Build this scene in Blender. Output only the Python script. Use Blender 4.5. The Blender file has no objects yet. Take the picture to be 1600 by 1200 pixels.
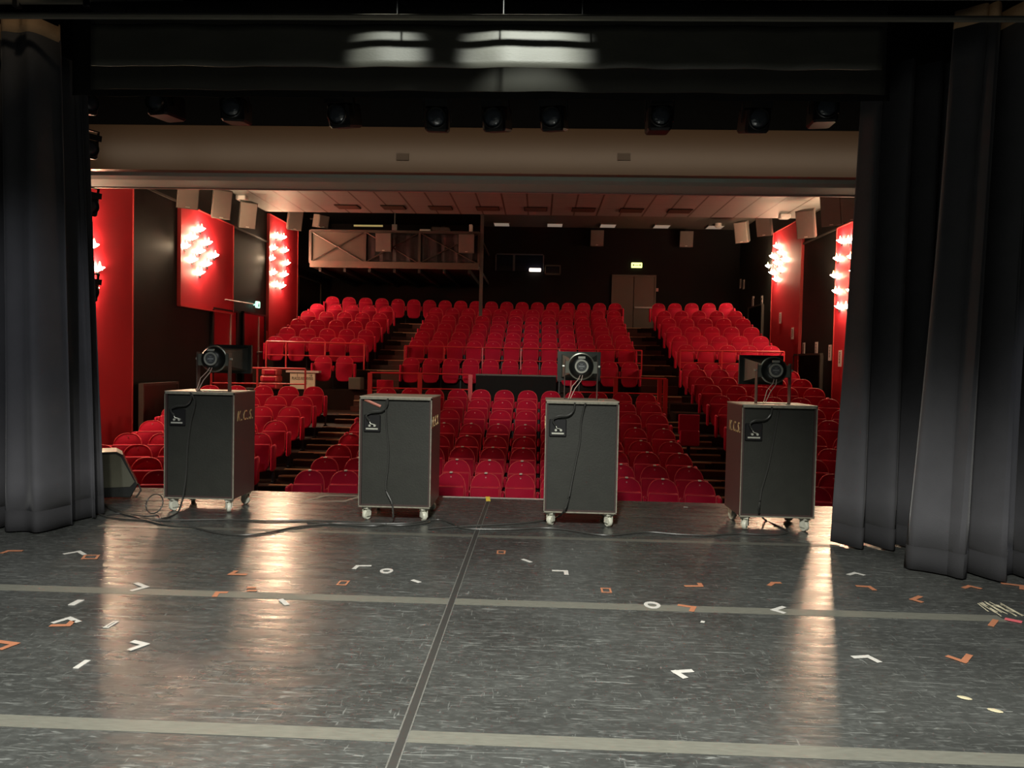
import bpy, math, random
from mathutils import Vector, Matrix
random.seed(7)
S = bpy.context.scene
C = bpy.context.collection
PI = math.pi

# ------------------------------------------------------------------ camera
F = 1140.0
EYE = Vector((0, 0, 1.6))
_Yc = Vector((42, 32, -F)).normalized()
_Zc = Vector((1, -0.0205, 0)).cross(_Yc).normalized()
if _Zc.y < 0: _Zc = -_Zc
_Xc = _Yc.cross(_Zc).normalized()
cam_d = bpy.data.cameras.new('camera'); cam = bpy.data.objects.new('camera', cam_d); C.objects.link(cam)
cam_d.sensor_fit = 'HORIZONTAL'; cam_d.sensor_width = 36.0; cam_d.lens = 36.0 * F / 1600.0
cam_d.clip_end = 200; cam_d.clip_start = 0.05
R3 = Matrix((_Xc, _Yc, _Zc))
cam.matrix_world = Matrix.Translation(EYE) @ R3.to_4x4()
S.camera = cam

def ray(px, py):
    return R3 @ Vector((px - 800.0, 600.0 - py, -F))
def atY(px, py, Y):
    d = ray(px, py); return EYE + d * (Y / d.y)
def atX(px, py, X):
    d = ray(px, py); return EYE + d * (X / d.x)
def atZ(px, py, Z=0.0):
    d = ray(px, py); return EYE + d * ((Z - EYE.z) / d.z)

# ------------------------------------------------------------------ world, exposure
w = bpy.data.worlds.new('dark_house'); S.world = w; w.use_nodes = True
w.node_tree.nodes['Background'].inputs[0].default_value = (0.6, 0.7, 0.8, 1)
w.node_tree.nodes['Background'].inputs[1].default_value = 0.004
S.view_settings.view_transform = 'Standard'; S.view_settings.look = 'None'
S.view_settings.exposure = 0.15; S.view_settings.gamma = 1.0
S.view_settings.use_curve_mapping = False

# ------------------------------------------------------------------ stage lamps and added fills
def spot(name, loc, target, watts, angle, blend, size, col):
    l = bpy.data.lights.new(name, 'SPOT'); o = bpy.data.objects.new(name, l); C.objects.link(o)
    l.energy = watts; l.spot_size = math.radians(angle); l.spot_blend = blend
    l.shadow_soft_size = size; l.color = col
    o.location = loc
    o.rotation_euler = (Vector(target) - Vector(loc)).to_track_quat('-Z', 'Y').to_euler()
    return o
spot('stage_work_light', (-0.6, -1.0, 5.6), (-0.6, -0.58, 4.694), 2300, 86, 0.4, 0.2, (1.0, 0.98, 0.88))
spot('stage_wash_light', (-0.2, 0.2, 5.4), (-0.3, 2.7, 0.0), 2500, 88, 1.0, 0.3, (1.0, 1.0, 0.93))
spot('house_beam_light', (-0.5, -2.0, 3.3), (-0.45, 19.0, 1.3), 3600, 12, 0.9, 0.1, (1.0, 0.95, 0.85))
spot('added_curtain_fill', (5.9, -0.6, 5.0), (5.0, 6.3, 0.5), 700, 30, 0.9, 0.08, (0.94, 0.96, 1.0))  # unseen side spot added to pick out the right curtain folds
spot('added_curtain_fill', (-1.9, -1.2, 5.0), (-4.9, 6.4, 0.5), 620, 32, 0.7, 0.12, (0.94, 0.96, 1.0))  # unseen spot added to brighten the left curtain
spot('border_light', (-1.15, 3.1, 4.9), (-1.13, 5.3, 3.72), 330, 15, 0.8, 0.05, (0.96, 1.0, 0.88))
spot('border_light', (-0.15, 3.0, 4.9), (-0.14, 5.3, 3.72), 600, 23, 0.7, 0.05, (0.96, 1.0, 0.88))
def strip_light(name, loc, rot, w, h, watts, col, spread=120):
    l = bpy.data.lights.new(name, 'AREA'); o = bpy.data.objects.new(name, l); C.objects.link(o)
    l.shape = 'RECTANGLE'; l.size = w; l.size_y = h; l.energy = watts; l.color = col; l.spread = math.radians(spread)
    o.location = loc; o.rotation_euler = rot
strip_light('added_header_fill', (-0.4, 7.45, 4.42), (math.radians(70), 0, 0), 11.5, 0.08, 7, (1.0, 0.80, 0.58))  # unseen strip added to brighten the brown header face
spot('added_band_fill', (-3.7, 4.9, 5.3), (-4.9, 6.3, 4.47), 14, 40, 0.8, 0.05, (1.0, 0.8, 0.55))  # unseen spot added to lift the left curtain's tan band
spot('added_band_fill', (2.6, 4.6, 5.3), (4.1, 6.0, 4.45), 3, 40, 0.8, 0.05, (1.0, 0.85, 0.6))  # unseen weak spot added for the right tan band

LAMP_E = 260.0

# ------------------------------------------------------------------ materials
MATS = {}
def mat(name, col, rough=0.6, metal=0.0, var=0.12, scale=8.0, bump=0.0, bscale=60.0, sheen=0.0, sheen_tint=(1, 1, 1),
        emit=None, estr=0.0, spec=0.5, stretch=None, coat=0.0):
    if name in MATS: return MATS[name]
    m = bpy.data.materials.new(name); m.use_nodes = True
    nt = m.node_tree; N = nt.nodes; L = nt.links; b = N['Principled BSDF']
    tc = N.new('ShaderNodeTexCoord'); src = tc.outputs['Object']
    if stretch:
        mp = N.new('ShaderNodeMapping'); mp.inputs['Scale'].default_value = stretch
        L.new(src, mp.inputs[0]); src = mp.outputs[0]
    n = N.new('ShaderNodeTexNoise'); n.inputs['Scale'].default_value = scale; n.inputs['Detail'].default_value = 4
    L.new(src, n.inputs['Vector'])
    r = N.new('ShaderNodeMapRange'); r.inputs[3].default_value = 1 - var; r.inputs[4].default_value = 1 + var
    L.new(n.outputs['Fac'], r.inputs[0])
    mx = N.new('ShaderNodeVectorMath'); mx.operation = 'SCALE'; mx.inputs[0].default_value = col
    L.new(r.outputs[0], mx.inputs['Scale']); L.new(mx.outputs[0], b.inputs['Base Color'])
    b.inputs['Roughness'].default_value = rough; b.inputs['Metallic'].default_value = metal
    b.inputs['Specular IOR Level'].default_value = spec
    if coat: b.inputs['Coat Weight'].default_value = coat; b.inputs['Coat Roughness'].default_value = 0.25
    if sheen:
        b.inputs['Sheen Weight'].default_value = sheen; b.inputs['Sheen Roughness'].default_value = 0.35
        b.inputs['Sheen Tint'].default_value = (*sheen_tint, 1)
    if bump:
        n2 = N.new('ShaderNodeTexNoise'); n2.inputs['Scale'].default_value = bscale; n2.inputs['Detail'].default_value = 3
        L.new(src, n2.inputs['Vector'])
        bp = N.new('ShaderNodeBump'); bp.inputs['Strength'].default_value = bump; bp.inputs['Distance'].default_value = 0.01
        L.new(n2.outputs['Fac'], bp.inputs['Height']); L.new(bp.outputs[0], b.inputs['Normal'])
    if emit:
        b.inputs['Emission Color'].default_value = (*emit, 1); b.inputs['Emission Strength'].default_value = estr
    MATS[name] = m; return m

velvet = mat('red_velvet', (0.43, 0.003, 0.03), 0.75, var=0.18, scale=6, bump=0.15, bscale=180, sheen=0.55, sheen_tint=(1, 0.12, 0.16), spec=0.2)
piping_m = mat('bright_red_piping', (0.62, 0.05, 0.06), 0.6)
dot_m = mat('pale_pink_tag', (0.75, 0.3, 0.3), 0.4)
black_metal = mat('black_metal', (0.012, 0.012, 0.013), 0.45, 0.3)
grey_metal = mat('grey_metal', (0.35, 0.35, 0.34), 0.4, 0.7)
tag_mat = mat('pale_tag', (0.7, 0.62, 0.55), 0.4)
red_rail = mat('red_painted_steel', (0.62, 0.04, 0.045), 0.38, 0.0, spec=0.4)
wall_black = mat('charcoal_wall_paint', (0.018, 0.0185, 0.0165), 0.6, var=0.2, scale=1.5, bump=0.1, bscale=30, spec=0.2)
wall_back = mat('black_back_wall_paint', (0.009, 0.008, 0.008), 0.7, var=0.2, scale=1.2, spec=0.12)
panel_red = mat('red_panel_fabric', (0.55, 0.012, 0.026), 0.6, var=0.06, scale=3, bump=0.08, bscale=90)
door_red = mat('red_door_paint', (0.36, 0.004, 0.012), 0.4)
pale_edge = mat('pale_metal_edge', (0.62, 0.5, 0.46), 0.4, 0.3)
curtain_m = mat('black_wool_curtain', (0.085, 0.085, 0.093), 0.9, var=0.15, scale=5, bump=0.2, bscale=150, sheen=0.25, spec=0.1)
hem_m = mat('dark_curtain_hem', (0.022, 0.022, 0.025), 0.9, bump=0.2, bscale=150)
band_m = mat('tan_webbing', (0.42, 0.27, 0.15), 0.85, bump=0.3, bscale=120)
border_m = mat('black_border_cloth', (0.011, 0.011, 0.011), 0.9, spec=0.1)
shiny_border = mat('glazed_border_cloth', (0.07, 0.069, 0.058), 0.5, var=0.25, scale=3, bump=0.1, bscale=40, stretch=(1, 1, 3))
dull_border = mat('dull_border_cloth', (0.035, 0.034, 0.028), 0.8)
header_m = mat('brown_lacquered_header', (0.21, 0.12, 0.06), 0.3, var=0.12, scale=0.8, coat=0.4)
soffit_m = mat('soffit_red_bounce_offset', (0.50, 0.68, 0.60), 0.6, var=0.06)  # green put into the colour to cancel red bounce light
cab_side = mat('maroon_cabinet_laminate', (0.055, 0.037, 0.034), 0.38, var=0.15, scale=12, bump=0.1, bscale=90)
cab_back = mat('charcoal_cabinet_panel', (0.02, 0.021, 0.017), 0.5, var=0.25, scale=7, bump=0.1, bscale=60)
cab_trim = mat('worn_cabinet_edge', (0.22, 0.21, 0.165), 0.5, var=0.5, scale=30)
cab_top = mat('worn_cabinet_top', (0.42, 0.36, 0.28), 0.45, var=0.35, scale=6)
white_wheel = mat('off_white_caster', (0.55, 0.55, 0.46), 0.4, var=0.3, scale=40)
horn_m = mat('grey_green_horn', (0.075, 0.08, 0.068), 0.5, var=0.2, scale=9)
horn_rim = mat('dark_horn_rim', (0.022, 0.026, 0.022), 0.5)
driver_m = mat('grey_driver_metal', (0.28, 0.29, 0.24), 0.3, 0.6)
driver_black = mat('black_driver_shell', (0.016, 0.018, 0.017), 0.35, 0.2)
silver = mat('silver_ring', (0.65, 0.66, 0.58), 0.35, 0.5)
bracket_m = mat('brown_steel_bracket', (0.11, 0.09, 0.08), 0.5, 0.3)
cable_m = mat('black_rubber_cable', (0.035, 0.035, 0.032), 0.4)
pale_cable = mat('pale_twisted_wire', (0.6, 0.45, 0.38), 0.5)
gold = mat('gold_lettering', (0.6, 0.42, 0.2), 0.4, 0.2)
wood_nose = mat('worn_wood_nosing', (0.42, 0.24, 0.13), 0.45, var=0.25, scale=12, stretch=(1, 8, 8))
riser_m = mat('dark_mahogany_riser', (0.06, 0.018, 0.01), 0.4, var=0.3, scale=6, stretch=(1, 1, 6))
tier_m = mat('dark_lino_tier', (0.022, 0.012, 0.009), 0.6, var=0.3, scale=3, spec=0.12)
grey_tape = mat('grey_gaffer_tape', (0.125, 0.125, 0.105), 0.5, var=0.35, scale=14, stretch=(1, 6, 1))
white_tape = mat('white_tape', (0.48, 0.47, 0.44), 0.5, var=0.15, scale=30)
orange_tape = mat('orange_tape', (0.40, 0.16, 0.085), 0.5, var=0.15, scale=30)
pink_tape = mat('pink_tape', (0.6, 0.12, 0.14), 0.5)
yellow_tape = mat('yellow_tape', (0.8, 0.7, 0.1), 0.5)
black_line = mat('black_seam_tape', (0.035, 0.035, 0.033), 0.5)
speaker_m = mat('grey_loudspeaker', (0.17, 0.15, 0.13), 0.6, var=0.08)
speaker_side = mat('dark_loudspeaker_side', (0.11, 0.10, 0.085), 0.6)
paper = mat('white_paper', (0.88, 0.82, 0.78), 0.7)
ink = mat('dark_ink', (0.05, 0.03, 0.03), 0.7)
sign_board = mat('cream_sign_board', (0.72, 0.60, 0.45), 0.6)
brown_door = mat('taupe_door', (0.10, 0.08, 0.065), 0.5, var=0.06)
mesh_cloth = mat('dark_grey_cloth', (0.055, 0.048, 0.052), 0.8, var=0.25, scale=4, bump=0.3, bscale=12)
taupe_panel = mat('taupe_painted_panel', (0.10, 0.088, 0.07), 0.55)
steel_dark = mat('dark_steel_frame', (0.10, 0.085, 0.075), 0.45, 0.4)
glass_blue = mat('dark_booth_glass', (0.012, 0.013, 0.022), 0.08, spec=0.8)
lens_m = mat('spotlight_lens', (0.05, 0.06, 0.075), 0.12, spec=1.0, bump=0.6, bscale=25)
red_box = mat('red_plastic', (0.6, 0.06, 0.06), 0.45)
board_black = mat('matt_black_board', (0.012, 0.0115, 0.011), 0.7, spec=0.08)
grille_m = mat('olive_speaker_grille', (0.11, 0.11, 0.075), 0.6, bump=0.3, bscale=200)
ceil_dark = mat('rear_ceiling_board', (0.16, 0.14, 0.125), 0.7)
lamp_glow = mat('lit_lamp_glass', (0.9, 0.8, 0.6), 0.4, emit=(1.0, 0.72, 0.46), estr=LAMP_E)
flame_glow = mat('lit_bulb', (1, 0.8, 0.4), 0.4, emit=(1.0, 0.42, 0.12), estr=LAMP_E * 0.12)
exit_glow = mat('lit_exit_sign', (0.8, 0.9, 0.3), 0.5, emit=(0.9, 1.0, 0.32), estr=1.6)
exit_green = mat('lit_green_sign', (0.5, 0.9, 0.7), 0.5, emit=(0.5, 1.0, 0.78), estr=1.3)
booth_glow = mat('lit_desk_lamp', (1, 0.9, 0.8), 0.5, emit=(1.0, 0.85, 0.72), estr=2.2)
down_glow = mat('dim_ceiling_light', (0.6, 0.5, 0.42), 0.5, emit=(1.0, 0.8, 0.62), estr=0.16)

def floor_material():
    m = bpy.data.materials.new('scuffed_black_dance_vinyl'); m.use_nodes = True
    nt = m.node_tree; N = nt.nodes; L = nt.links; b = N['Principled BSDF']
    tc = N.new('ShaderNodeTexCoord')
    def noise(scale, sc=(1, 1, 1), rot=0, det=5, dist=0.0):
        mp = N.new('ShaderNodeMapping'); mp.inputs['Scale'].default_value = sc; mp.inputs['Rotation'].default_value = (0, 0, rot)
        L.new(tc.outputs['Object'], mp.inputs[0])
        n = N.new('ShaderNodeTexNoise'); n.inputs['Scale'].default_value = scale; n.inputs['Detail'].default_value = det
        n.inputs['Distortion'].default_value = dist
        L.new(mp.outputs[0], n.inputs['Vector']); return n.outputs['Fac']
    def ramp(src, a, bb, lo=0, hi=1):
        r = N.new('ShaderNodeMapRange'); r.inputs[1].default_value = a; r.inputs[2].default_value = bb
        r.inputs[3].default_value = lo; r.inputs[4].default_value = hi; L.new(src, r.inputs[0]); return r.outputs[0]
    def add(a, bb, op='ADD'):
        n = N.new('ShaderNodeMath'); n.operation = op; n.use_clamp = True
        for k, v in enumerate((a, bb)):
            if hasattr(v, 'links'): L.new(v, n.inputs[k])
            else: n.inputs[k].default_value = v
        return n.outputs[0]
    blot = noise(1.3, det=6)
    scuff1 = ramp(noise(30, (0.35, 1.8, 1), 0.25, 7, 1.2), 0.60, 0.78)
    scuff2 = ramp(noise(34, (0.25, 2.0, 1), -0.7, 6, 0.8), 0.62, 0.77)
    scuff3 = ramp(noise(40, (1.6, 0.3, 1), 0.3, 6, 1.0), 0.64, 0.77)
    spots = ramp(noise(38, det=2), 0.74, 0.79)
    hair = ramp(noise(10, (0.16, 3.0, 1), 0.35, 3, 2.5), 0.665, 0.70)
    hair2 = ramp(noise(10, (0.18, 3.0, 1), 1.0, 3, 2.5), 0.67, 0.70)
    cloud = ramp(noise(22, (0.6, 1.2, 1), 0.2, 9, 0.8), 0.46, 0.74, 0, 0.26)
    sc = add(add(add(scuff1, scuff2), add(scuff3, spots)), add(add(hair, hair2), cloud))
    base = ramp(blot, 0.3, 0.7, 0.032, 0.056)
    ov = N.new('ShaderNodeMath'); ov.operation = 'MULTIPLY_ADD'
    L.new(sc, ov.inputs[0]); ov.inputs[1].default_value = 0.11; L.new(base, ov.inputs[2])
    comb = N.new('ShaderNodeCombineColor')
    L.new(ov.outputs[0], comb.inputs[0])
    g = N.new('ShaderNodeMath'); g.operation = 'MULTIPLY'; g.inputs[1].default_value = 1.05; L.new(ov.outputs[0], g.inputs[0]); L.new(g.outputs[0], comb.inputs[1])
    bl = N.new('ShaderNodeMath'); bl.operation = 'MULTIPLY'; bl.inputs[1].default_value = 1.0; L.new(ov.outputs[0], bl.inputs[0]); L.new(bl.outputs[0], comb.inputs[2])
    L.new(comb.outputs[0], b.inputs['Base Color'])
    L.new(ramp(noise(5, (0.4, 2, 1), 0.1), 0.3, 0.7, 0.22, 0.34), b.inputs['Roughness'])
    b.inputs['Specular IOR Level'].default_value = 0.45
    bp = N.new('ShaderNodeBump'); bp.inputs['Strength'].default_value = 0.35; bp.inputs['Distance'].default_value = 0.012
    L.new(noise(7, (0.5, 1.6, 1), 0.1, 4), bp.inputs['Height']); L.new(bp.outputs[0], b.inputs['Normal'])
    return m

def tile_material():
    m = bpy.data.materials.new('plank_ceiling_tile'); m.use_nodes = True
    nt = m.node_tree; N = nt.nodes; L = nt.links; b = N['Principled BSDF']
    tc = N.new('ShaderNodeTexCoord'); sp = N.new('ShaderNodeSeparateXYZ'); L.new(tc.outputs['Object'], sp.inputs[0])
    def line(out, period, phase, width):
        a = N.new('ShaderNodeMath'); a.operation = 'ADD'; a.inputs[1].default_value = 100 * period - phase; L.new(out, a.inputs[0])
        p = N.new('ShaderNodeMath'); p.operation = 'MODULO'; p.inputs[1].default_value = period; L.new(a.outputs[0], p.inputs[0])
        c = N.new('ShaderNodeMath'); c.operation = 'LESS_THAN'; c.inputs[1].default_value = width; L.new(p.outputs[0], c.inputs[0]); return c.outputs[0]
    l1 = line(sp.outputs[0], 0.645, 0.23, 0.045); l2 = line(sp.outputs[1], 0.62, 0.2, 0.012)
    l3 = line(sp.outputs[1], 0.155, 0.2, 0.008)
    mx = N.new('ShaderNodeMix'); mx.data_type = 'RGBA'; mx.inputs[6].default_value = (0.225, 0.228, 0.212, 1); mx.inputs[7].default_value = (0.06, 0.04, 0.03, 1)
    L.new(l1, mx.inputs[0])
    mx2 = N.new('ShaderNodeMix'); mx2.data_type = 'RGBA'; mx2.inputs[7].default_value = (0.13, 0.11, 0.10, 1)
    ma = N.new('ShaderNodeMath'); ma.operation = 'MULTIPLY_ADD'; ma.use_clamp = True; L.new(l3, ma.inputs[0]); ma.inputs[1].default_value = 0.35; L.new(l2, ma.inputs[2])
    L.new(ma.outputs[0], mx2.inputs[0]); L.new(mx.outputs[2], mx2.inputs[6]); L.new(mx2.outputs[2], b.inputs['Base Color'])
    b.inputs['Roughness'].default_value = 0.6
    return m

# ------------------------------------------------------------------ mesh helpers
class MB:
    def __init__(s): s.v = []; s.f = []
    def add(s, vs, fs, M=None):
        o = len(s.v)
        for p in vs:
            p = Vector(p)
            s.v.append(tuple(M @ p) if M is not None else tuple(p))
        s.f += [tuple(i + o for i in f) for f in fs]; return s
    def box(s, x0, x1, y0, y1, z0, z1, M=None):
        vs = [(x, y, z) for z in (z0, z1) for y in (y0, y1) for x in (x0, x1)]
        return s.add(vs, [(0, 2, 3, 1), (4, 5, 7, 6), (0, 1, 5, 4), (2, 6, 7, 3), (0, 4, 6, 2), (1, 3, 7, 5)], M)
    def rbox(s, x0, x1, y0, y1, z0, z1, b, M=None):
        """box with chamfered edges all round"""
        xs = (x0, x0 + b, x1 - b, x1); 
        def ring(z, i):
            X0, X1, Y0, Y1 = x0 + i, x1 - i, y0 + i, y1 - i
            c = b * 0.999
            return [(X0 + c, Y0, z), (X1 - c, Y0, z), (X1, Y0 + c, z), (X1, Y1 - c, z), (X1 - c, Y1, z), (X0 + c, Y1, z), (X0, Y1 - c, z), (X0, Y0 + c, z)]
        rs = [ring(z0, b * 0.7), ring(z0 + b, 0), ring(z1 - b, 0), ring(z1, b * 0.7)]
        vs = [p for r in rs for p in r]; fs = [tuple(range(7, -1, -1)), tuple(range(24, 32))]
        for k in range(3):
            for i in range(8):
                a = k * 8 + i; c = k * 8 + (i + 1) % 8
                fs.append((a, c, c + 8, a + 8))
        return s.add(vs, fs, M)
    def prism(s, poly, t0, t1, axis='y', M=None, inset=0.0):
        """polygon in the plane across axis, thickened from t0 to t1; inset rounds the two rims"""
        n = len(poly)
        cx = sum(p[0] for p in poly) / n; cy = sum(p[1] for p in poly) / n
        def P(a, b, t): return {'y': (a, t, b), 'x': (t, a, b), 'z': (a, b, t)}[axis]
        def sc(k):
            out = []
            for a, b in poly:
                d = math.hypot(a - cx, b - cy) or 1; q = (d - k) / d
                out.append((cx + (a - cx) * q, cy + (b - cy) * q))
            return out
        if inset:
            sg = 1 if t1 > t0 else -1
            ls = [(sc(inset), t0), (poly, t0 + sg * inset * .8), (poly, t1 - sg * inset * .8), (sc(inset), t1)]
        else: ls = [(poly, t0), (poly, t1)]
        vs = [P(a, b, t) for pl, t in ls for a, b in pl]; fs = [tuple(range(n - 1, -1, -1)), tuple(range((len(ls) - 1) * n, len(ls) * n))]
        for k in range(len(ls) - 1):
            for i in range(n):
                a = k * n + i; c = k * n + (i + 1) % n; fs.append((a, c, c + n, a + n))
        return s.add(vs, fs, M)
    def tube(s, pts, r, n=8, caps=True):
        pts = [Vector(p) for p in pts]; rings = []
        up0 = Vector((0, 0, 1))
        for i, p in enumerate(pts):
            d = (pts[min(i + 1, len(pts) - 1)] - pts[max(i - 1, 0)]).normalized()
            up = up0 if abs(d.z) < 0.95 else Vector((0, 1, 0))
            a = d.cross(up).normalized(); b = a.cross(d).normalized()
            rr = r[i] if isinstance(r, (list, tuple)) else r
            rings.append([p + (a * math.cos(t) + b * math.sin(t)) * rr for t in (2 * PI * k / n for k in range(n))])
        vs = [q for g in rings for q in g]; fs = []
        for k in range(len(rings) - 1):
            for i in range(n):
                a = k * n + i; c = k * n + (i + 1) % n; fs.append((a, c, c + n, a + n))
        if caps: fs += [tuple(range(n - 1, -1, -1)), tuple(range((len(rings) - 1) * n, len(rings) * n))]
        return s.add(vs, fs)
    def lathe(s, prof, M=None, n=24, axis='y'):
        """profile of (radius, t) turned about an axis through the origin"""
        vs = []
        for r, t in prof:
            for k in range(n):
                a = 2 * PI * k / n; c, d = r * math.cos(a), r * math.sin(a)
                vs.append({'y': (c, t, d), 'z': (c, d, t), 'x': (t, c, d)}[axis])
        fs = []
        for k in range(len(prof) - 1):
            for i in range(n):
                a = k * n + i; c = k * n + (i + 1) % n; fs.append((a, c, c + n, a + n))
        fs += [tuple(range(n)), tuple(range(len(prof) * n - 1, (len(prof) - 1) * n - 1, -1))]
        return s.add(vs, fs, M)
    def build(s, name, m, parent=None, smooth=False, fix=True):
        used_v = sorted({i for f in s.f for i in f})
        if len(used_v) < len(s.v):
            mp = {a: b for b, a in enumerate(used_v)}; s.v = [s.v[a] for a in used_v]; s.f = [tuple(mp[i] for i in f) for f in s.f]
        me = bpy.data.meshes.new(name); me.from_pydata(s.v, [], s.f); me.update()
        if fix:
            import bmesh
            bm = bmesh.new(); bm.from_mesh(me); bmesh.ops.recalc_face_normals(bm, faces=bm.faces); bm.to_mesh(me); bm.free()
        me.materials.append(m)
        if smooth:
            me.polygons.foreach_set('use_smooth', [True] * len(me.polygons))
            try: me.set_sharp_from_angle(angle=math.radians(40))
            except Exception: pass
        o = bpy.data.objects.new(name, me); C.objects.link(o)
        if parent is not None: o.parent = parent
        return o

def tag(o, label, cat, group=None, kind=None):
    o['label'] = label; o['category'] = cat
    if group: o['group'] = group
    if kind: o['kind'] = kind
    return o
def thing(name, label, cat, loc=(0, 0, 0), rz=0.0, group=None):
    o = bpy.data.objects.new(name, None); C.objects.link(o); o.location = loc; o.rotation_euler = (0, 0, rz)
    o.empty_display_size = 0.1
    return tag(o, label, cat, group)
def struct(o): o['kind'] = 'structure'; return o
def copy_tree(o, parent=None):
    c = o.copy(); C.objects.link(c)
    if parent is not None: c.parent = parent
    for ch in o.children: copy_tree(ch, c)
    return c
def text(name, body, size, m, M, parent=None, shear=0.0, extr=0.002, align='CENTER', sx=1.0, sp=1.0):
    cu = bpy.data.curves.new(name, 'FONT'); cu.body = body; cu.size = size; cu.shear = shear; cu.extrude = extr
    cu.align_x = align; cu.align_y = 'CENTER'; cu.materials.append(m); cu.resolution_u = 3; cu.space_character = sp
    tmp = bpy.data.objects.new(name, cu); C.objects.link(tmp)
    bpy.context.view_layer.update()
    me = bpy.data.meshes.new_from_object(tmp.evaluated_get(bpy.context.evaluated_depsgraph_get()))
    bpy.data.objects.remove(tmp)
    o = bpy.data.objects.new(name, me); C.objects.link(o)
    if parent is not None: o.parent = parent
    o.matrix_local = M @ Matrix.Diagonal((sx, 1, 1, 1)); return o
def face_M(loc, right, up):
    r = Vector(right).normalized(); u = Vector(up).normalized(); n = r.cross(u)
    M = Matrix((r, u, n)).transposed().to_4x4(); M.translation = Vector(loc); return M

ORD = ['first', 'second', 'third', 'fourth', 'fifth', 'sixth', 'seventh', 'eighth', 'ninth', 'tenth', 'eleventh', 'twelfth', 'thirteenth']

# ================================================================== SETTING
XL, XR, YB = -8.0, 7.4, 27.6
struct(MB().box(-9, 8.4, -3.2, 8.62, -0.12, 0).build('floor', floor_material()))
struct(MB().box(-9, 8.4, 8.5, 8.6, -1.3, -0.12).build('trim_1', riser_m))
# auditorium tiers
R = 22.0; XC = -0.6
def sag(X): return R - math.sqrt(R * R - (X - XC) ** 2)
FR = [(10.85, -.056), (11.62, .035), (12.42, .146), (13.2, .257), (13.98, .417), (14.76, .635), (15.54, .81), (16.3, .99)]
RFX = [(17.1, 1.185), (17.88, 1.36), (18.66, 1.54), (19.42, 1.69)]
RR = [(19.3, 1.685), (20.15, 2.18), (21.05, 2.457), (21.95, 2.75), (22.85, 3.05), (23.75, 3.335), (24.85, 3.67)]
H = 0.85
def tier(mb, x0, x1, da, db, z, zb, n=10):
    for k in range(n):
        a = x0 + (x1 - x0) * k / n; b = x0 + (x1 - x0) * (k + 1) / n
        pa, pb = da - sag(a), da - sag(b)
        qa, qb = (db - sag(a), db - sag(b)) if db < 26 else (YB, YB)
        mb.add([(a, pa, zb), (b, pb, zb), (b, qb, zb), (a, qa, zb), (a, pa, z), (b, pb, z), (b, qb, z), (a, qa, z)],
               [(4, 5, 6, 7), (0, 1, 5, 4), (0, 4, 7, 3), (1, 2, 6, 5), (2, 3, 7, 6)])
front = [(d - .55, z - H) for d, z in FR]
rear = [(d - .55, z - H) for d, z in RR]
mb = MB()
mb.box(XL, XR, 8.6, 10.5, -1.4, front[0][1])
fl = front + [(17.0, 0.32)] + rear
for i, (d, z) in enumerate(fl):
    nd = fl[i + 1][0] if i + 1 < len(fl) else 30
    tier(mb, -7.36, 3.2, d, nd, z, -1.4)
fr = front + [(d - .55, z - H) for d, z in RFX] + rear[1:]
for i, (d, z) in enumerate(fr):
    nd = fr[i + 1][0] if i + 1 < len(fr) else 30
    tier(mb, 3.2, 6.34, d, nd, z, -1.4, 6)
for ya, yb, zz in ((10.5, 17.6, -.1), (17.6, 21.3, .78), (21.3, 23.7, 1.9), (23.7, YB, 2.5)): mb.box(XL, -7.36, ya, yb, -1.4, zz)
for ya, yb, zz in ((10.5, 20.6, -.2), (20.6, 23.6, 1.1), (23.6, YB, 2.0)): mb.box(6.34, XR, ya, yb, -1.4, zz)
struct(mb.build('floor_auditorium', tier_m, fix=False))
# walls, ceilings
struct(MB().box(XL - .2, XL, 9.6, YB + .2, -1.5, 7.0).build('wall_left', wall_black))
struct(MB().box(XR, XR + .2, 9.6, YB + .2, -1.5, 7.0).build('wall_right', wall_black))
struct(MB().box(XL - .2, XR + .2, YB, YB + .2, -1.5, 7.0).build('wall_back', wall_back))
struct(MB().box(XL, XR, 9.55, 21.0, 5.84, 6.1).build('ceiling', tile_material()))
struct(MB().box(-2.15, XR, 21.0, YB, 6.72, 6.9).build('ceiling_rear', ceil_dark))
struct(MB().box(XL, -2.15, 21.0, YB, 6.75, 6.9).build('ceiling_loft', wall_back))
# proscenium header: brown face with a rounded soffit tinted against red bounce
zt = 3.86
struct(MB().box(-9, 8.4, 8.78, 8.9, zt, 4.40).build('wall_header', header_m))
struct(MB().box(-9, 8.4, 8.8, 8.9, 4.40, 6.3).build('wall_header_upper', border_m))
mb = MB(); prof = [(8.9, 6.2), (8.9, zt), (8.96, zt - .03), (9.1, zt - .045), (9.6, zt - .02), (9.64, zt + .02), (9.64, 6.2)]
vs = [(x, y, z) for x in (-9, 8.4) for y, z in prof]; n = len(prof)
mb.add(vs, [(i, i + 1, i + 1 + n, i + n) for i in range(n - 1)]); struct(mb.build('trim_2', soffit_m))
struct(MB().box(-9, 8.4, 9.62, 9.66, zt - .03, zt + .01).build('trim_3', pale_edge))
struct(MB().box(-9, -6.6, 8.78, 9.1, -1.2, 6.2).build('wall_proscenium_left', wall_black))
struct(MB().box(5.6, 8.4, 8.78, 9.1, -1.2, 6.2).build('wall_proscenium_right', wall_black))
# trim line along the side walls, fascia above
struct(MB().box(XL, XL + .05, 9.7, 21.1, 4.96, 5.0).build('trim_4', steel_dark))
struct(MB().box(XR - .05, XR, 9.7, 21.1, 5.1, 5.14).build('trim_5', steel_dark))
struct(MB().box(XL, XL + .06, 14.0, 16.0, -1, -.05).build('baseboard_left', tier_m))

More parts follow.
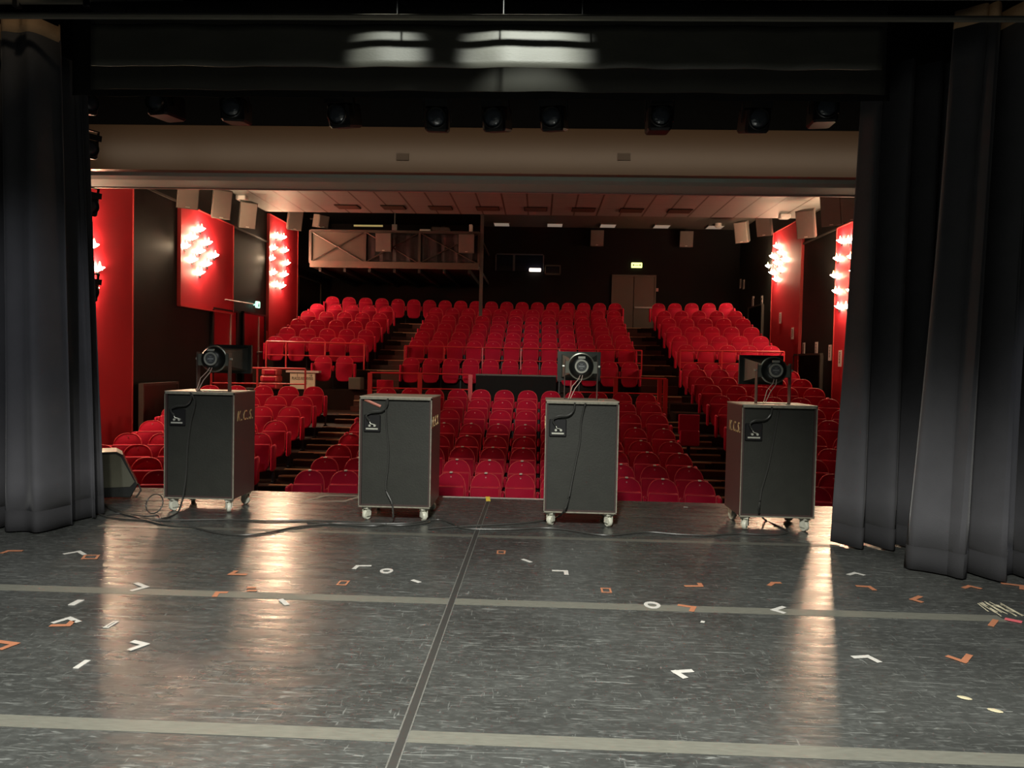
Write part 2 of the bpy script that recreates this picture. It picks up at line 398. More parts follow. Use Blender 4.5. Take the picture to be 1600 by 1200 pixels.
# tile ceiling vents
for k, px in enumerate((546, 617, 690, 763, 837, 911, 985, 1060)):
    p = atZ(px, 328 + (px - 800) * .013, 5.84)
    v = thing('ceiling_vent', 'dark louvred ceiling vent, %s from the left in the row of eight' % ORD[k], 'vent', (p.x, 20.15, 5.835), 0, 'ceiling vents')
    MB().box(-.32, .32, -.24, .24, -.012, 0).build('backing', wall_back, v)
    mb = MB()
    for j in range(6): mb.box(-.3, .3, -.21 + j * .08, -.18 + j * .08, -.03, -.01)
    mb.build('louvres', mat('vent_louvre', (0.10, 0.05, 0.035), 0.5), v)
for k, px in enumerate((784, 867, 950, 1034, 1117)):
    p = atZ(px, 349 + (px - 800) * .013, 6.72)
    v = thing('ceiling_light', 'square dim ceiling light, %s from the left on the rear ceiling' % ORD[k], 'light', (p.x, p.y, 6.72), 0, 'rear ceiling lights')
    MB().box(-.3, .3, -.3, .3, -.05, 0).build('frame', taupe_panel, v)
    MB().box(-.27, .27, -.27, .27, -.06, -.045).build('diffuser', down_glow, v)
p = atZ(1112, 357, 6.72)
tag(MB().lathe([(.12, 0), (.12, -.1), (.06, -.16)], Matrix.Translation((p.x, 26.4, 6.72)), 16, 'z').build('ceiling_spotlight', paper), 'small white round fitting under the rear ceiling at the right', 'light')
for px, py, X, side in ((378, 306, -7.3, 'left'), (1226, 335, 6.4, 'right')):
    p = atZ(px, py, 5.84)
    tag(MB().rbox(p.x - .14, p.x + .14, min(p.y, 20.5) - .12, min(p.y, 20.5) + .12, 5.72, 5.84, .02).build('emergency_light', paper), 'small cream emergency light on the tiled ceiling near the %s wall' % side, 'light')

# ------------------------------------------------------------------ red wall panels with lamps
def wpanel(x, sgn, y0, y1, z0, z1, label):
    t = thing('wall_panel', label, 'wall panel', (x, (y0 + y1) / 2, z0), 0, 'red wall panels')
    w = (y1 - y0) / 2; h = z1 - z0
    a, b = sorted((0, sgn * .07)); MB().box(a, b, -w, w, 0, h).build('panel', panel_red, t)
    mb = MB(); a, b = sorted((0, sgn * .085))
    for yy in (-w, w): mb.box(a, b, yy - .015, yy + .015, 0, h)
    mb.box(a, b, -w, w, -.02, .01); mb.box(a, b, -w, w, h - .01, h + .015)
    mb.build('edging', mat('red_edging', (0.5, 0.05, 0.05), 0.4), t)
wpanel(XL, 1, 11.3, 13.97, -.9, 5.0, 'tall red wall panel nearest the stage on the left wall')
wpanel(XL, 1, 15.85, 18.62, 2.72, 4.98, 'short red wall panel above the red doors on the left wall')
wpanel(XL, 1, 21.1, 23.62, 2.15, 5.80, 'tall red wall panel beside the rear seats on the left wall')
wpanel(XR, -1, 16.9, 18.5, -.4, 5.1, 'red wall panel nearest the curtain on the right wall')
wpanel(XR, -1, 20.95, 23.5, 1.2, 5.86, 'red wall panel beside the rear seats on the right wall')

def make_sconce():
    t = thing('wall_sconce', 'x', 'wall lamp', (0, 0, 0))
    n = 8
    vs = [(0, 0, 0)]
    for r, z in ((.125, 0), (.08, -.045)):
        for k in range(n + 1):
            a = PI * k / n - PI / 2; vs.append((math.cos(a) * r, math.sin(a) * r, z))
    vs.append((0.0, 0, -.088)); last = len(vs) - 1
    lit, dark = [], []
    for k in range(1, n + 1): (lit if k <= 5 else dark).extend([(k, k + 1, k + n + 2, k + n + 1), (k + n + 1, k + n + 2, last)])
    MB().add(vs, lit).build('lamp_shade', lamp_glow, t, fix=False)
    MB().add(vs, dark).build('added_light_shield', mat('brass_light_shield', (0.35, 0.25, 0.15), 0.4, 0.5), t, fix=False)  # opaque rear part added to keep lamp light off the last rows
    MB().lathe([(.012, .0), (.022, .02), (.02, .05), (.004, .10)], Matrix.Translation((.04, .01, .0)), 6, 'z').build('bulb', flame_glow, t)
    MB().box(-.0, .015, -.04, .04, -.15, -.09).build('wall_bracket', black_metal, t)
    return t
sc0 = make_sconce(); used = [False]
def sconce(p, inward, label, group):
    o = sc0 if not used[0] else copy_tree(sc0); used[0] = True
    o.location = p; o.scale = (1 if inward > 0 else -1, 1, 1)
    o['label'] = label; o['group'] = group
DIA = [(0, 2, 'top'), (-1, 1, 'upper far'), (1, 1, 'upper near'), (-2, 0, 'farthest'), (0, 0, 'middle'), (2, 0, 'nearest'), (-1, -1, 'lower far'), (1, -1, 'lower near'), (0, -2, 'bottom')]
def diamond(X, inward, yc, zc, dy, dz, where):
    for a, b, nm in DIA:
        sconce((X, yc - a * dy, zc + b * dz), inward, 'glowing wall lamp, %s of the diamond on %s' % (nm, where), 'diamond of lamps on ' + where)
def ring(X, inward, yc, zc, dy, dz, where):
    pos = [(-.55, 2), (.55, 1.85), (-1.0, 1), (1.0, .8), (-1.35, 0), (1.35, -.1), (-1.0, -1), (1.0, -1.15), (-.55, -2), (.55, -2.05)]
    for i, (a, b) in enumerate(pos):
        sconce((X, yc - a * dy, zc + b * dz), inward, 'glowing wall lamp, %s on the %s side, %s' % (['top', 'second', 'middle', 'fourth', 'bottom'][i // 2], 'far' if a < 0 else 'near', where), 'ring of lamps on ' + where)
XLp, XRp = XL + .075, XR - .075
p = atX(312, 393, XLp); diamond(XLp, 1, p.y, p.z + .04, .36, .25, 'the short left panel')
p = atX(152, 417, XLp); ring(XLp, 1, p.y - .65, p.z, .48, .38, 'left panel by the stage')
p = atX(436, 408, XLp); ring(XLp, 1, p.y, p.z + .05, .48, .37, 'rear left panel')
p = atX(1214, 411, XRp); diamond(XRp, -1, p.y, p.z + .03, .38, .255, 'the rear right panel')
p = atX(1320, 428, XRp); ring(XRp, -1, p.y, p.z + .05, .42, .40, 'right panel by the curtain')

# ------------------------------------------------------------------ doors
def wall_door(n, X, sgn, y0, y1, z0, z1, m, bar=None):
    o = MB().box(*sorted((X, X + sgn * .05)), y0, y1, z0, z1).build('door_%d' % n, m); struct(o)
    mb = MB()
    for yy in (y0, y1): mb.box(*sorted((X, X + sgn * .08)), yy - .04, yy + .04, z0, z1)
    mb.box(*sorted((X, X + sgn * .08)), y0, y1, z1, z1 + .05)
    mb.build('door_frame', steel_dark if m is not door_red else black_metal, o)
    if bar is not None:
        MB().box(*sorted((X + sgn * .05, X + sgn * .075)), bar - .03, bar + .03, z0, z1 - .03).build('door_edge', pale_edge, o)
    return o
zt_ = atX(348, 486, XL).z
y = [atX(q, 500, XL).y for q in (329, 357, 367, 377, 401, 411)]
wall_door(1, XL, 1, y[0], y[2], .78, zt_, door_red, y[1])
zt2 = atX(394, 492, XL).z
d2 = wall_door(2, XL, 1, y[3], y[5], .78, zt2, door_red, y[4])
MB().rbox(XL + .05, XL + .14, y[4] - .1, y[4] + .12, 1.72, 1.78, .015).box(XL + .05, XL + .07, y[4] - .04, y[4] + .06, 1.5, 1.9).build('door_handle', grey_metal, d2)
wall_door(3, XL, 1, 23.75, 26.2, 2.5, 4.3, wall_back)
a = atX(1244, 556, XR); b = atX(1286, 556, XR)
wall_door(4, XR, -1, b.y, a.y, -.2, a.z, wall_back)
a = atX(1172, 477, XR); b = atX(1193.5, 477, XR)
wall_door(5, XR, -1, b.y, min(a.y, 26.9), 2.0, b.z, wall_back)
# back double door
pL = atY(958, 431, YB); pR = atY(1023, 431, YB)
z0 = 2.85; mid = (pL.x + pR.x) / 2
o = MB().box(pL.x, mid - .012, YB - .06, YB, z0, pL.z - .02).box(mid + .012, pR.x, YB - .06, YB, z0, pL.z - .02).build('door_6', brown_door); struct(o)
MB().box(pL.x - .05, pL.x, YB - .09, YB, z0, pL.z).box(pR.x, pR.x + .05, YB - .09, YB, z0, pL.z).box(pL.x - .05, pR.x + .05, YB - .09, YB, pL.z - .02, pL.z + .04).build('door_frame', taupe_panel, o)
MB().box(mid + .04, pR.x - .08, YB - .13, YB - .09, 3.74, 3.80).build('push_bar', grey_metal, o)
# projection booth windows
a = atY(776, 398, YB); b = atY(848, 424, YB)
o = MB().box(a.x, b.x, YB - .03, YB - .01, b.z, a.z).build('window_1', glass_blue); struct(o)
MB().box(a.x, b.x, YB - .06, YB, a.z, a.z + .04).box(a.x - .04, a.x, YB - .06, YB, b.z, a.z).box(b.x, b.x + .04, YB - .06, YB, b.z, a.z)\
    .box(a.x + .62, a.x + .70, YB - .06, YB, b.z, a.z).build('window_frame', mat('grey_booth_frame', (0.09, 0.09, 0.10), 0.5), o)
p = atY(836, 422, YB - .05)
tag(MB().rbox(p.x - .22, p.x + .22, YB - .16, YB - .03, p.z - .06, p.z + .06, .02).build('desk_lamp', booth_glow), 'small bright white lamp in the corner of the projection window', 'light')
a = atY(851, 414, YB); b = atY(876, 430, YB)
o = MB().box(a.x, b.x, YB - .03, YB - .01, b.z, a.z).build('window_2', glass_blue); struct(o)
MB().box(a.x, b.x, YB - .06, YB, a.z - .05, a.z).box(a.x, b.x, YB - .06, YB, b.z, b.z + .06).box(a.x, a.x + .05, YB - .06, YB, b.z, a.z)\
    .box(b.x - .05, b.x, YB - .06, YB, b.z, a.z).build('window_frame', taupe_panel, o)
# exit signs
p = atY(994.5, 415, YB)
t = thing('exit_sign', 'yellow green lit exit sign above the taupe double door', 'exit sign', (p.x, YB - .02, p.z - .09))
MB().rbox(-.2, .2, -.08, 0, 0, .19, .015).build('light_box', exit_glow, t)
MB().box(-.15, -.1, -.085, -.08, .07, .12).box(-.08, .08, -.085, -.08, .085, .105).box(.1, .14, -.085, -.08, .06, .13).build('pictogram', mat('sign_green', (0.05, 0.3, 0.08), 0.5), t)
p = atX(396, 476, XL)
t = thing('exit_sign', 'small green lit exit sign on a thin pipe above the left red doors', 'exit sign', (XL + .12, p.y, p.z))
MB().rbox(-.03, .03, -.12, .12, -.09, .09, .015).box(-.12, -.02, -.02, .02, -.02, .02).build('light_box', exit_green, t)
MB().box(.03, .034, -.03, .03, -.06, .0).box(.03, .034, -.01, .05, .0, .02).box(.03, .034, .0, .03, .03, .06).build('pictogram', mat('sign_green', (0.05, 0.3, 0.08), 0.5), t)
a = atX(352, 468, XL + .08)
tag(MB().tube([(XL + .08, a.y, a.z), (XL + .08, p.y - .2, p.z)], .018).build('conduit_pipe', pale_edge), 'thin pale pipe running to the green exit sign', 'pipe')
p = atX(413, 525, XL)
tag(MB().rbox(XL, XL + .06, p.y - .12, p.y + .12, p.z - .15, p.z + .15, .01).build('fire_notice', red_box), 'small pink red notice at the foot of the rear left panel', 'notice')
p = atY(1026, 453, YB)
tag(MB().rbox(p.x - .06, p.x + .06, YB - .05, YB, p.z - .06, p.z + .06, .01).build('call_point', mat('pink_plastic', (0.7, 0.35, 0.33), .5)), 'small pink call point right of the taupe double door', 'call point')
p = atX(1163, 503, XR)
tag(MB().rbox(XR - .05, XR, 25.6, 25.7, 4.0, 4.08, .01).build('wall_switch', paper), 'tiny pale wall switch behind the rear right seats', 'switch')

# paper row signs on the right wall
SG = [(1150, 444.5, 'leftmost of the close pair high on the dark wall'), (1158, 444.5, 'right one of the close pair high on the dark wall'), (1172, 474, 'low left of the one with a big letter'),
      (1186, 470, 'with a big round letter beside the dark rear doorway'), (1201, 478, 'highest on the rear red panel'), (1218, 497, 'halfway across the rear red panel'), (1237, 521, 'on the right edge of the rear red panel'),
      (1250.5, 546.5, 'above the dark doorway at its left end'), (1270, 546, 'narrow, above the middle of the dark doorway'), (1291, 551, 'just right of the dark doorway'), (1311, 560, 'nearest the curtain on the red panel')]
for i, (px, py, wh) in enumerate(SG):
    p = atX(px, py, XR - .1); yy = min(p.y, 27.4)
    hw = .09; hh = .2 if i > 6 else .17
    on = 20.9 < yy < 23.55 or yy < 18.5
    xo = XR - (.072 if on else .0)
    t = thing('row_sign', 'white paper row sign ' + wh, 'paper sign', (xo, yy, p.z), 0, 'paper row signs on the right wall')
    MB().box(-.012, 0, -hw, hw, -hh, hh).build('sheet', paper, t)
    mb = MB()
    if i == 3:
        for k in range(10):
            a = .6 + k * .5; mb.box(-.016, -.012, -math.cos(a) * .05 - .02, -math.cos(a) * .05 + .02, math.sin(a) * .08 - .02, math.sin(a) * .08 + .02)
    else:
        for k in range(7): mb.box(-.016, -.012, -.02, .02 if k % 2 else .035, hh * .7 - k * hh * .2 - .015, hh * .7 - k * hh * .2 + .01)
    mb.build('lettering', ink, t)
# dark panel at the left wall by the stage
t = thing('wall_board', 'dark brown board standing against the left wall beside the first seats', 'board', (XL + .2, 14.75, -.1))
mb = MB().box(-.04, .04, -.68, .68, 0, 1.12); mb.build('panel', mat('dark_brown_board', (0.03, 0.02, 0.016), 0.35), t)
MB().box(-.05, .05, -.7, .7, 1.1, 1.15).box(-.05, .05, -.7, -.66, 0, 1.1).box(-.05, .05, .66, .7, 0, 1.1).box(-.05, .05, -.7, .7, -.03, .02).build('frame', steel_dark, t)

# ------------------------------------------------------------------ loudspeakers on walls
def wedge_speaker(loc, rz, tilt, w, h, d, label, group, col=None):
    t = thing('wall_loudspeaker', label, 'loudspeaker', loc, rz, group)
    M = Matrix.Rotation(tilt, 4, 'X')
    poly = [(-w / 2, -d / 2), (w / 2, -d / 2), (w * .33, d / 2), (-w * .33, d / 2)]
    MB().prism(poly, -h / 2, h / 2, 'z', M).build('box', speaker_side, t)
    MB().rbox(-w / 2 + .01, w / 2 - .01, -d / 2 - .02, -d / 2, -h / 2 + .01, h / 2 - .01, .008, M).build('grille', col or speaker_m, t)
    MB().box(-.04, .04, -d / 2 - .025, -d / 2 - .018, -h / 2 + .03, -h / 2 + .05, M).build('badge', silver, t)
    MB().tube([(0, d * .3, h * .2), (0, d / 2 + .25, h * .3)], .03).build('wall_mount', black_metal, t)
    return t
G = 'grey loudspeakers along the side walls'
LS = [(291, 305, -7.45, 14.7, 'nearest the stage on the left wall'), (344, 318, -7.4, 16.75, 'second from the stage on the left wall, above the lamp panel'), (385, 335, -7.4, 18.6, 'third from the stage on the left wall'), (459, 341, -7.4, 21.6, 'behind the ceiling edge on the left wall')]
for px, py, X, Y, wh in LS:
    p = atY(px, py, Y)
    wedge_speaker((p.x, Y, p.z), math.radians(38), math.radians(18), .42, .66 if px > 300 else .5, .36, 'grey wedge loudspeaker ' + wh, G)
RS = [(1161, 362, 24.4, 'farthest back on the right wall, near the corner'), (1196, 350, 22.4, 'over the far end of the rear right panel'), (1262, 349, 18.4, 'in the middle of the right wall'), (1302, 328, 16.8, 'largest, above the right lamp panel'), (1335, 318, 15.4, 'half hidden by the right curtain')]
for px, py, Y, wh in RS:
    p = atY(px, py, Y)
    wedge_speaker((p.x, Y, p.z), math.radians(-38), math.radians(18), .44, .68, .36, 'grey wedge loudspeaker ' + wh, G)
p = atY(497, 346, 22.9); wedge_speaker((p.x, 23.1, p.z + .04), math.radians(60), math.radians(10), .42, .40, .34, 'grey loudspeaker standing on the left end of the balcony', 'rear loudspeakers')
for px, py, Y, wh in ((600.5, 379, 22.75, 'hanging on the left part of the balcony front'), (729.5, 381, 22.75, 'hanging on the right end of the balcony front'), (932.5, 372.5, 27.2, 'left one of the two on the black back wall'), (1071.5, 374, 27.2, 'right one of the two on the black back wall')):
    p = atY(px, py, Y)
    wedge_speaker((p.x, Y, p.z), 0, math.radians(6), .49, .58, .28, 'square grey loudspeaker ' + wh, 'rear loudspeakers')

# ------------------------------------------------------------------ technical balcony
YF = 23.0
q0 = atY(486, 360, YF); q1 = atY(749, 365, YF); zb = atY(617, 413, YF).z; ztop = atY(617, 361.5, YF).z
x0, x1 = q0.x, q1.x
t = thing('technical_balcony', 'dark steel technical balcony with braced railing at the rear left', 'balcony', (0, 0, 0))
MB().box(x0, x1, YF, YB, zb - .12, zb).build('deck', steel_dark, t)
MB().box(x0, x1, YF - .1, YF, zb - .14, zb + .06).build('front_beam', mat('brown_steel_beam', (0.16, 0.12, 0.10), 0.35, 0.4), t)
xm = [x0, atY(571, 380, YF).x, atY(656, 380, YF).x, atY(699, 380, YF).x, x1]
mb = MB(); mb.box(x0, x1, YF - .06, YF + .02, ztop - .06, ztop + .02)
for x in (xm[0], xm[1], xm[2], xm[4]): mb.box(x - .04, x + .04, YF - .07, YF + .02, zb, ztop)
mb.box(x0, x0 + .06, YF, YB, ztop - .06, ztop).box(x1 - .06, x1, YF, YB, ztop - .06, ztop)
mb.build('railing', steel_dark, t)
for a, b in ((xm[0], xm[1]), (xm[1], xm[2]), (xm[2], xm[4])):
    mb = MB(); mb.tube([(a + .05, YF - .05, zb + .06), (b - .05, YF - .05, ztop - .06)], .022, 6); mb.tube([(a + .05, YF - .05, ztop - .06), (b - .05, YF - .05, zb + .06)], .022, 6)
    mb.build('cross_brace', steel_dark, t)
MB().box(xm[0] + .03, xm[1] - .03, YF, YF + .03, zb + .05, ztop - .05).build('infill_panel', taupe_panel, t)
def drape(xa, xb, Y, z0, z1, amp, waves, name, m, parent=None, nx=60, nz=6, seed=0, flare=0.0, th=0.0):
    rnd = random.Random(seed); ph = [rnd.uniform(0, 6.28) for _ in range(4)]
    mb = MB(); vs = []
    for j in range(nz + 1):
        t_ = j / nz; z = z0 + (z1 - z0) * t_
        for i in range(nx + 1):
            u = i / nx
            yy = amp * (math.sin(u * waves * 6.283 + ph[0] + .5 * math.sin(u * 9 + ph[1])) * .7 + .5 * math.sin(u * waves * 11.3 + ph[2] + t_ * .8) * (1 - .4 * t_))
            xx = xa + (xb - xa) * u
            vs.append((xx + flare * (1 - t_) * (2 * u - 1), Y + yy, z))
    fs = [(j * (nx + 1) + i, j * (nx + 1) + i + 1, (j + 1) * (nx + 1) + i + 1, (j + 1) * (nx + 1) + i) for j in range(nz) for i in range(nx)]
    mb.add(vs, fs); o = mb.build(name, m, parent, smooth=True, fix=False)
    if th: s = o.modifiers.new('thickness', 'SOLIDIFY'); s.thickness = th
    return o
drape(xm[1] + .03, xm[4] - .03, YF + .03, zb + .05, ztop - .04, .04, 9, 'cloth_screen', mesh_cloth, t, seed=4, th=.01)
mb = MB()
for k in range(7): 
    xx = x0 + .3 + (x1 - x0 - .6) * k / 6; mb.box(xx - .04, xx + .04, YF, YB, zb - .26, zb - .12)
mb.build('joists', mat('dark_joist', (0.03, 0.025, 0.022), .6), t)
px_ = atY(752.5, 400, YF)
MB().box(px_.x - .05, px_.x + .05, YF - .05, YF + .05, 2.8, 6.5).build('post', mat('grey_post', (0.10, 0.10, 0.095), .5), t)
p = atY(617, 350, YF + .3)
tag(MB().tube([(p.x, YF + .3, 5.85 + .7), (p.x, YF + .3, ztop + .1)], .02).box(p.x - .08, p.x + .08, YF + .22, YF + .38, ztop + .02, ztop + .26).build('hanging_projector', grey_metal), 'small pale box on a hanging pole above the balcony', 'projector')
a = atY(553, 352.5, YF + 1.2); b = atY(598, 353, YF + 1.2)
tag(MB().tube([a, b], .03, 8).build('fluorescent_tube', mat('yellow_tube', (0.7, 0.6, 0.25), .4, emit=(1, .8, .3), estr=.25)), 'yellow lamp tube lying over the balcony rail', 'lamp tube')
p = atY(687, 355, YF + .35)
t = thing('followspot', 'grey spotlight standing on the balcony behind its rail', 'spotlight', (p.x, YF + .5, ztop + .14))
MB().lathe([(.08, -.3), (.1, -.28), (.11, 0), (.13, .1), (.12, .28), (.04, .32)], Matrix.Rotation(-1.2, 4, 'Z'), 16).build('body', mat('warm_grey_metal', (0.3, 0.26, 0.24), .4, .4), t)
MB().box(-.03, .03, -.03, .03, -.5, -.08).build('stand', black_metal, t)
for px, wh in ((665, 'left'), (736, 'right')):
    p = atY(px, 358, YF + .1)
    tag(MB().rbox(p.x - (.17 if px < 700 else .05), p.x + (.17 if px < 700 else .05), YF - .02, YF + .18, ztop + .01, ztop + (.08 if px < 700 else .25), .01).build('equipment_box', paper), 'small white box on the %s part of the balcony rail' % wh, 'box')

# ================================================================== SEATS
def arch(w, z0, zs, z1, n=10):
    pts = [(-w * .86, z0), (w * .86, z0), (w, z0 + .1)]
    for k in range(n + 1):
        a = PI * k / n; pts.append((w * math.copysign(abs(math.cos(a)) ** .75, math.cos(a)), zs + (z1 - zs) * math.sin(a) ** .85))
    pts.append((-w, z0 + .1)); return pts
def make_seat(name, ends):
    t = thing(name, 'x', 'seat')
    # back: arched, slightly dished, leaning back
    mb = MB(); mb.prism(arch(.222, .34, .60, .85), -.025, .05, 'y', None, .014)
    mb.v = [(x, y - .9 * x * x + (z - .34) * .16 - .06, z) for x, y, z in mb.v]
    mb.build('backrest', velvet, t, smooth=True)
    # tipped-up seat
    pts = [(-.15, .22), (-.07, .2), (.07, .2), (.15, .22), (.195, .29), (.205, .44), (.208, .66), (.195, .675), (-.195, .675), (-.208, .66), (-.205, .44), (-.195, .29)]
    mb = MB(); mb.prism(pts, -.27, -.125, 'y', None, .018)
    mb.v = [(x, y + (z - .44) * .12, z) for x, y, z in mb.v]
    mb.build('seat_cushion', velvet, t, smooth=True)
    pip = MB(); ar = arch(.222, .34, .60, .85, 14)[2:-1]
    pip.tube([(x, -.024 - .9 * x * x + (z - .34) * .16 - .06, z) for x, z in ar], .006, 5)
    cp = [(-.197, .30), (-.207, .44), (-.21, .655), (-.197, .672), (.197, .672), (.21, .655), (.207, .44), (.197, .30)]
    pip.tube([(x, -.268 + (z - .44) * .12, z) for x, z in cp], .005, 5)
    pip.build('piping', piping_m, t)
    if 'c' in ends: MB().rbox(-.022, .022, -.045, .03, .846, .862, .004).build('seat_clip', tag_mat, t)
    def arm(s, end):
        m = MB()
        if end:
            m.rbox(s * .262 - .03, s * .262 + .03, -.33, -.02, .22, .66, .02)
            a = m.build('end_panel', velvet, t, smooth=True)
        else:
            m.rbox(s * .262 - .024, s * .262 + .024, -.27, -.03, .46, .60, .015)
            a = m.build('armrest', velvet, t, smooth=True)
    arm(1, 'R' in ends); 
    if 'L' in ends: arm(-1, True)
    mb = MB().box(.245, .275, -.2, -.06, .02, .5).box(.235, .285, -.26, .02, 0, .03).box(-.26, .26, -.12, -.09, .3, .33)
    mb.build('leg', black_metal, t)
    MB().lathe([(.011, -.026), (.011, -.036)], Matrix.Translation((0, 0, .79)), 8).build('number_tag', dot_m, t)
    return t
PROTO = {}
GRP = {}
def seat(X, d0, ztop, label, group, ends='', yoff=0.0):
    if ends not in PROTO:
        PROTO[ends] = make_seat('theatre_seat', ends); o = PROTO[ends]
    else: o = copy_tree(PROTO[ends])
    o.location = (X, d0 - sag(X) + yoff, ztop - .85)
    o.rotation_euler = (0, 0, -math.asin((X - XC) / R) + random.uniform(-.008, .008))
    o['label'] = label; o['group'] = group
    return o
NUM = ORD
def block(xs, rows, bname, order, rown=None):
    n = len(xs)
    for i, (d, z) in enumerate(rows):
        for k, X in enumerate(xs):
            e = ('L' if k == 0 else '') + ('R' if k == n - 1 else '')
            if bname == 'front centre block' and i < 5: e += 'c'
            rn = rown[i] if rown else ORD[i]
            seat(X, d, z, 'red velvet tip-up seat, %s from the left, %s row of the %s' % (NUM[k], rn, bname), 'red seats in the ' + bname, e)
cx = [-3.36 + .521 * k for k in range(12)]
lx = [-7.01 + .52 * k for k in range(5)]
rx = [3.92 + .52 * k for k in range(5)]
block(cx, FR, 'front centre block', 1)
block(lx, FR, 'front left block', 1)
block(rx, FR + RFX, 'front right block', 1)
block(cx, RR[:6], 'rear centre block', 1)
block(lx, RR[1:6], 'rear left block', 1)
block(rx, RR[1:], 'rear right block', 1)
for k, X in enumerate((-5.58, -5.05)):
    seat(X, RR[0][0], RR[0][1], 'red velvet tip-up seat, %s of the two beside the cream sign' % ('left', 'right')[k], 'pair of red seats beside the cream sign', 'LR'[k])
xs = [-6.86 + .521 * k for k in range(19)]
for k, X in enumerate(xs):
    wh = '%s from the left' % ORD[k] if k < 10 else '%s from the right' % ORD[18 - k]
    seat(X, RR[6][0], RR[6][1], 'red velvet tip-up seat in the long last row, %s' % wh, 'red seats in the long last row', 'L' if k == 0 else ('R' if k == 18 else ''))
# folding aisle seats
def aisle_seat(X, d, z, label, s=1):
    t = thing('folding_aisle_seat', label, 'seat', (X, d, z), 0, 'folding seats at the aisles')
    MB().rbox(-.2, .2, .0, .06, .42, .80, .012).build('backrest', velvet, t)
    MB().rbox(-.19, .19, -.09, -.02, .2, .5, .02).build('seat_cushion', velvet, t)
    MB().box(-.03, .03, .0, .04, 0, .42).build('leg', black_metal, t)
aisle_seat(2.93, 14.2, -.13, 'red folding aisle seat with square back, right of the front centre block')
p = atY(600, 600, 17.6)
aisle_seat(p.x, 17.7, .32, 'small red folding seat behind the end rail left of the centre')

# ------------------------------------------------------------------ aisle steps
def steps(name, xa, xb, lv, half=True):
    mb = MB(); nb = MB()
    for d, z, zprev, nxt in lv:
        c = (xa + xb) / 2; y0 = d - sag(c)
        k = 2 if z - zprev > .13 else 1
        for j in range(1, k):
            yy = y0 - .30; zz = zprev + (z - zprev) * j / k
            mb.box(xa, xb, yy, y0 + .02, zprev - .05, zz)
            if half: nb.box(xa + .01, xb - .01, yy - .015, yy + .05, zz - .01, zz + .012)
        nb.box(xa + .01, xb - .01, y0 - .03, y0 + .05, z - .012, z + .012)
        mb.box(xa, xb, y0 - .01, y0 + .2, zprev - .05, z)
    o = mb.build(name, riser_m); struct(o); nb.build('step_nosing', wood_nose, o)
def lv(t, z0):
    out = []; pz = z0
    for d, z in t: out.append((d, z, pz, 0)); pz = z
    return out
steps('stairs_left', -4.62, -3.66, lv(front[1:] + [(17.0, .32)], front[0][1]))
steps('stairs_right', 2.66, 3.6, lv(front[1:] + [(17.0, .32)], front[0][1]))
steps('stairs_rear_left', -4.62, -3.66, lv([(18.4, .58), (18.75, .83)] + rear[1:], .32), False)
steps('stairs_rear_right', 2.66, 3.6, lv([(18.4, .58), (18.75, .83)] + rear[1:], .32), False)

# ------------------------------------------------------------------ rails
def rail(name, label, posts, Y, ztop_, zmid, zbot, curved=True, thick=.022, extra=None):
    """posts: list of X"""
    f = lambda X: Y - (sag(X) if curved else 0)
    t = thing(name, label, 'railing', (0, 0, 0), 0, 'red railings in the seating')
    n = 10; X0, X1 = posts[0], posts[-1]
    line = lambda z: [(X0 + (X1 - X0) * k / n, f(X0 + (X1 - X0) * k / n), z) for k in range(n + 1)]
    MB().tube(line(ztop_), thick, 8).build('top_rail', red_rail, t, smooth=True)
    MB().tube(line(zmid), thick * .8, 8).build('mid_rail', red_rail, t, smooth=True)
    for X in posts: MB().box(X - thick * .8, X + thick * .8, f(X) - .02, f(X) + .02, zbot, ztop_).build('post', red_rail, t)
    return t
def X_at(px, py, Y):
    X = 0
    for _ in range(4): X = atY(px, py, Y - sag(X)).x
    return X
DR = 19.7
rail('guard_rail', 'red guard rail in front of the rear left rows', [X_at(q, 550, DR) for q in (416, 447, 508, 569)], DR, 2.03, 1.68, 1.33)
rail('guard_rail', 'long red guard rail in front of the second row of the rear centre block', [X_at(q, 550, DR) for q in (632, 694, 754, 814, 874, 934, 1003)], DR, 2.0, 1.66, 1.33, thick=.017)
rail('guard_rail', 'red guard rail in front of the rear right rows', [X_at(q, 560, DR) for q in (1063, 1128, 1225)], DR, 2.02, 1.70, 1.33, thick=.018)
DL = 17.5
rail('guard_rail', 'red rail with pale shine in front of the wheelchair space at the left', [X_at(q, 590, DL) for q in (330, 402, 477)], DL, 1.36, 1.0, .32)
tt = rail('guard_rail', 'low red rail left of the black board behind the front centre block', [X_at(q, 600, DL) for q in (578, 656, 735)], DL, 1.30, .94, .32, thick=.02)
for q in (578, 656, 735):
    X = X_at(q, 600, DL); MB().box(X - .05, X + .05, DL - sag(X) - .03, DL - sag(X) + .03, .32, 1.3).build('flat_post', red_rail, tt)
tt = rail('guard_rail', 'low red rail right of the black board with two flat end posts', [X_at(q, 600, DL) for q in (892, 962, 1041)], DL, 1.30, .94, .32, thick=.02)
for q in (962, 1031, 1040):
    X = X_at(q, 600, DL); MB().box(X - .05, X + .05, DL - sag(X) - .03, DL - sag(X) + .03, .32, 1.3).build('flat_post', red_rail, tt)
a = X_at(744, 590, DL); b = X_at(869, 590, DL)
t = thing('control_desk_board', 'long matt black board behind the middle of the front centre block', 'board', ((a + b) / 2, DL - .1, .32))
MB().box(-(b - a) / 2, (b - a) / 2, -.03, .03, 0, .97).build('panel', board_black, t)
MB().box(-(b - a) / 2, (b - a) / 2, -.04, .5, .97, 1.0).build('top_edge', taupe_panel, t)

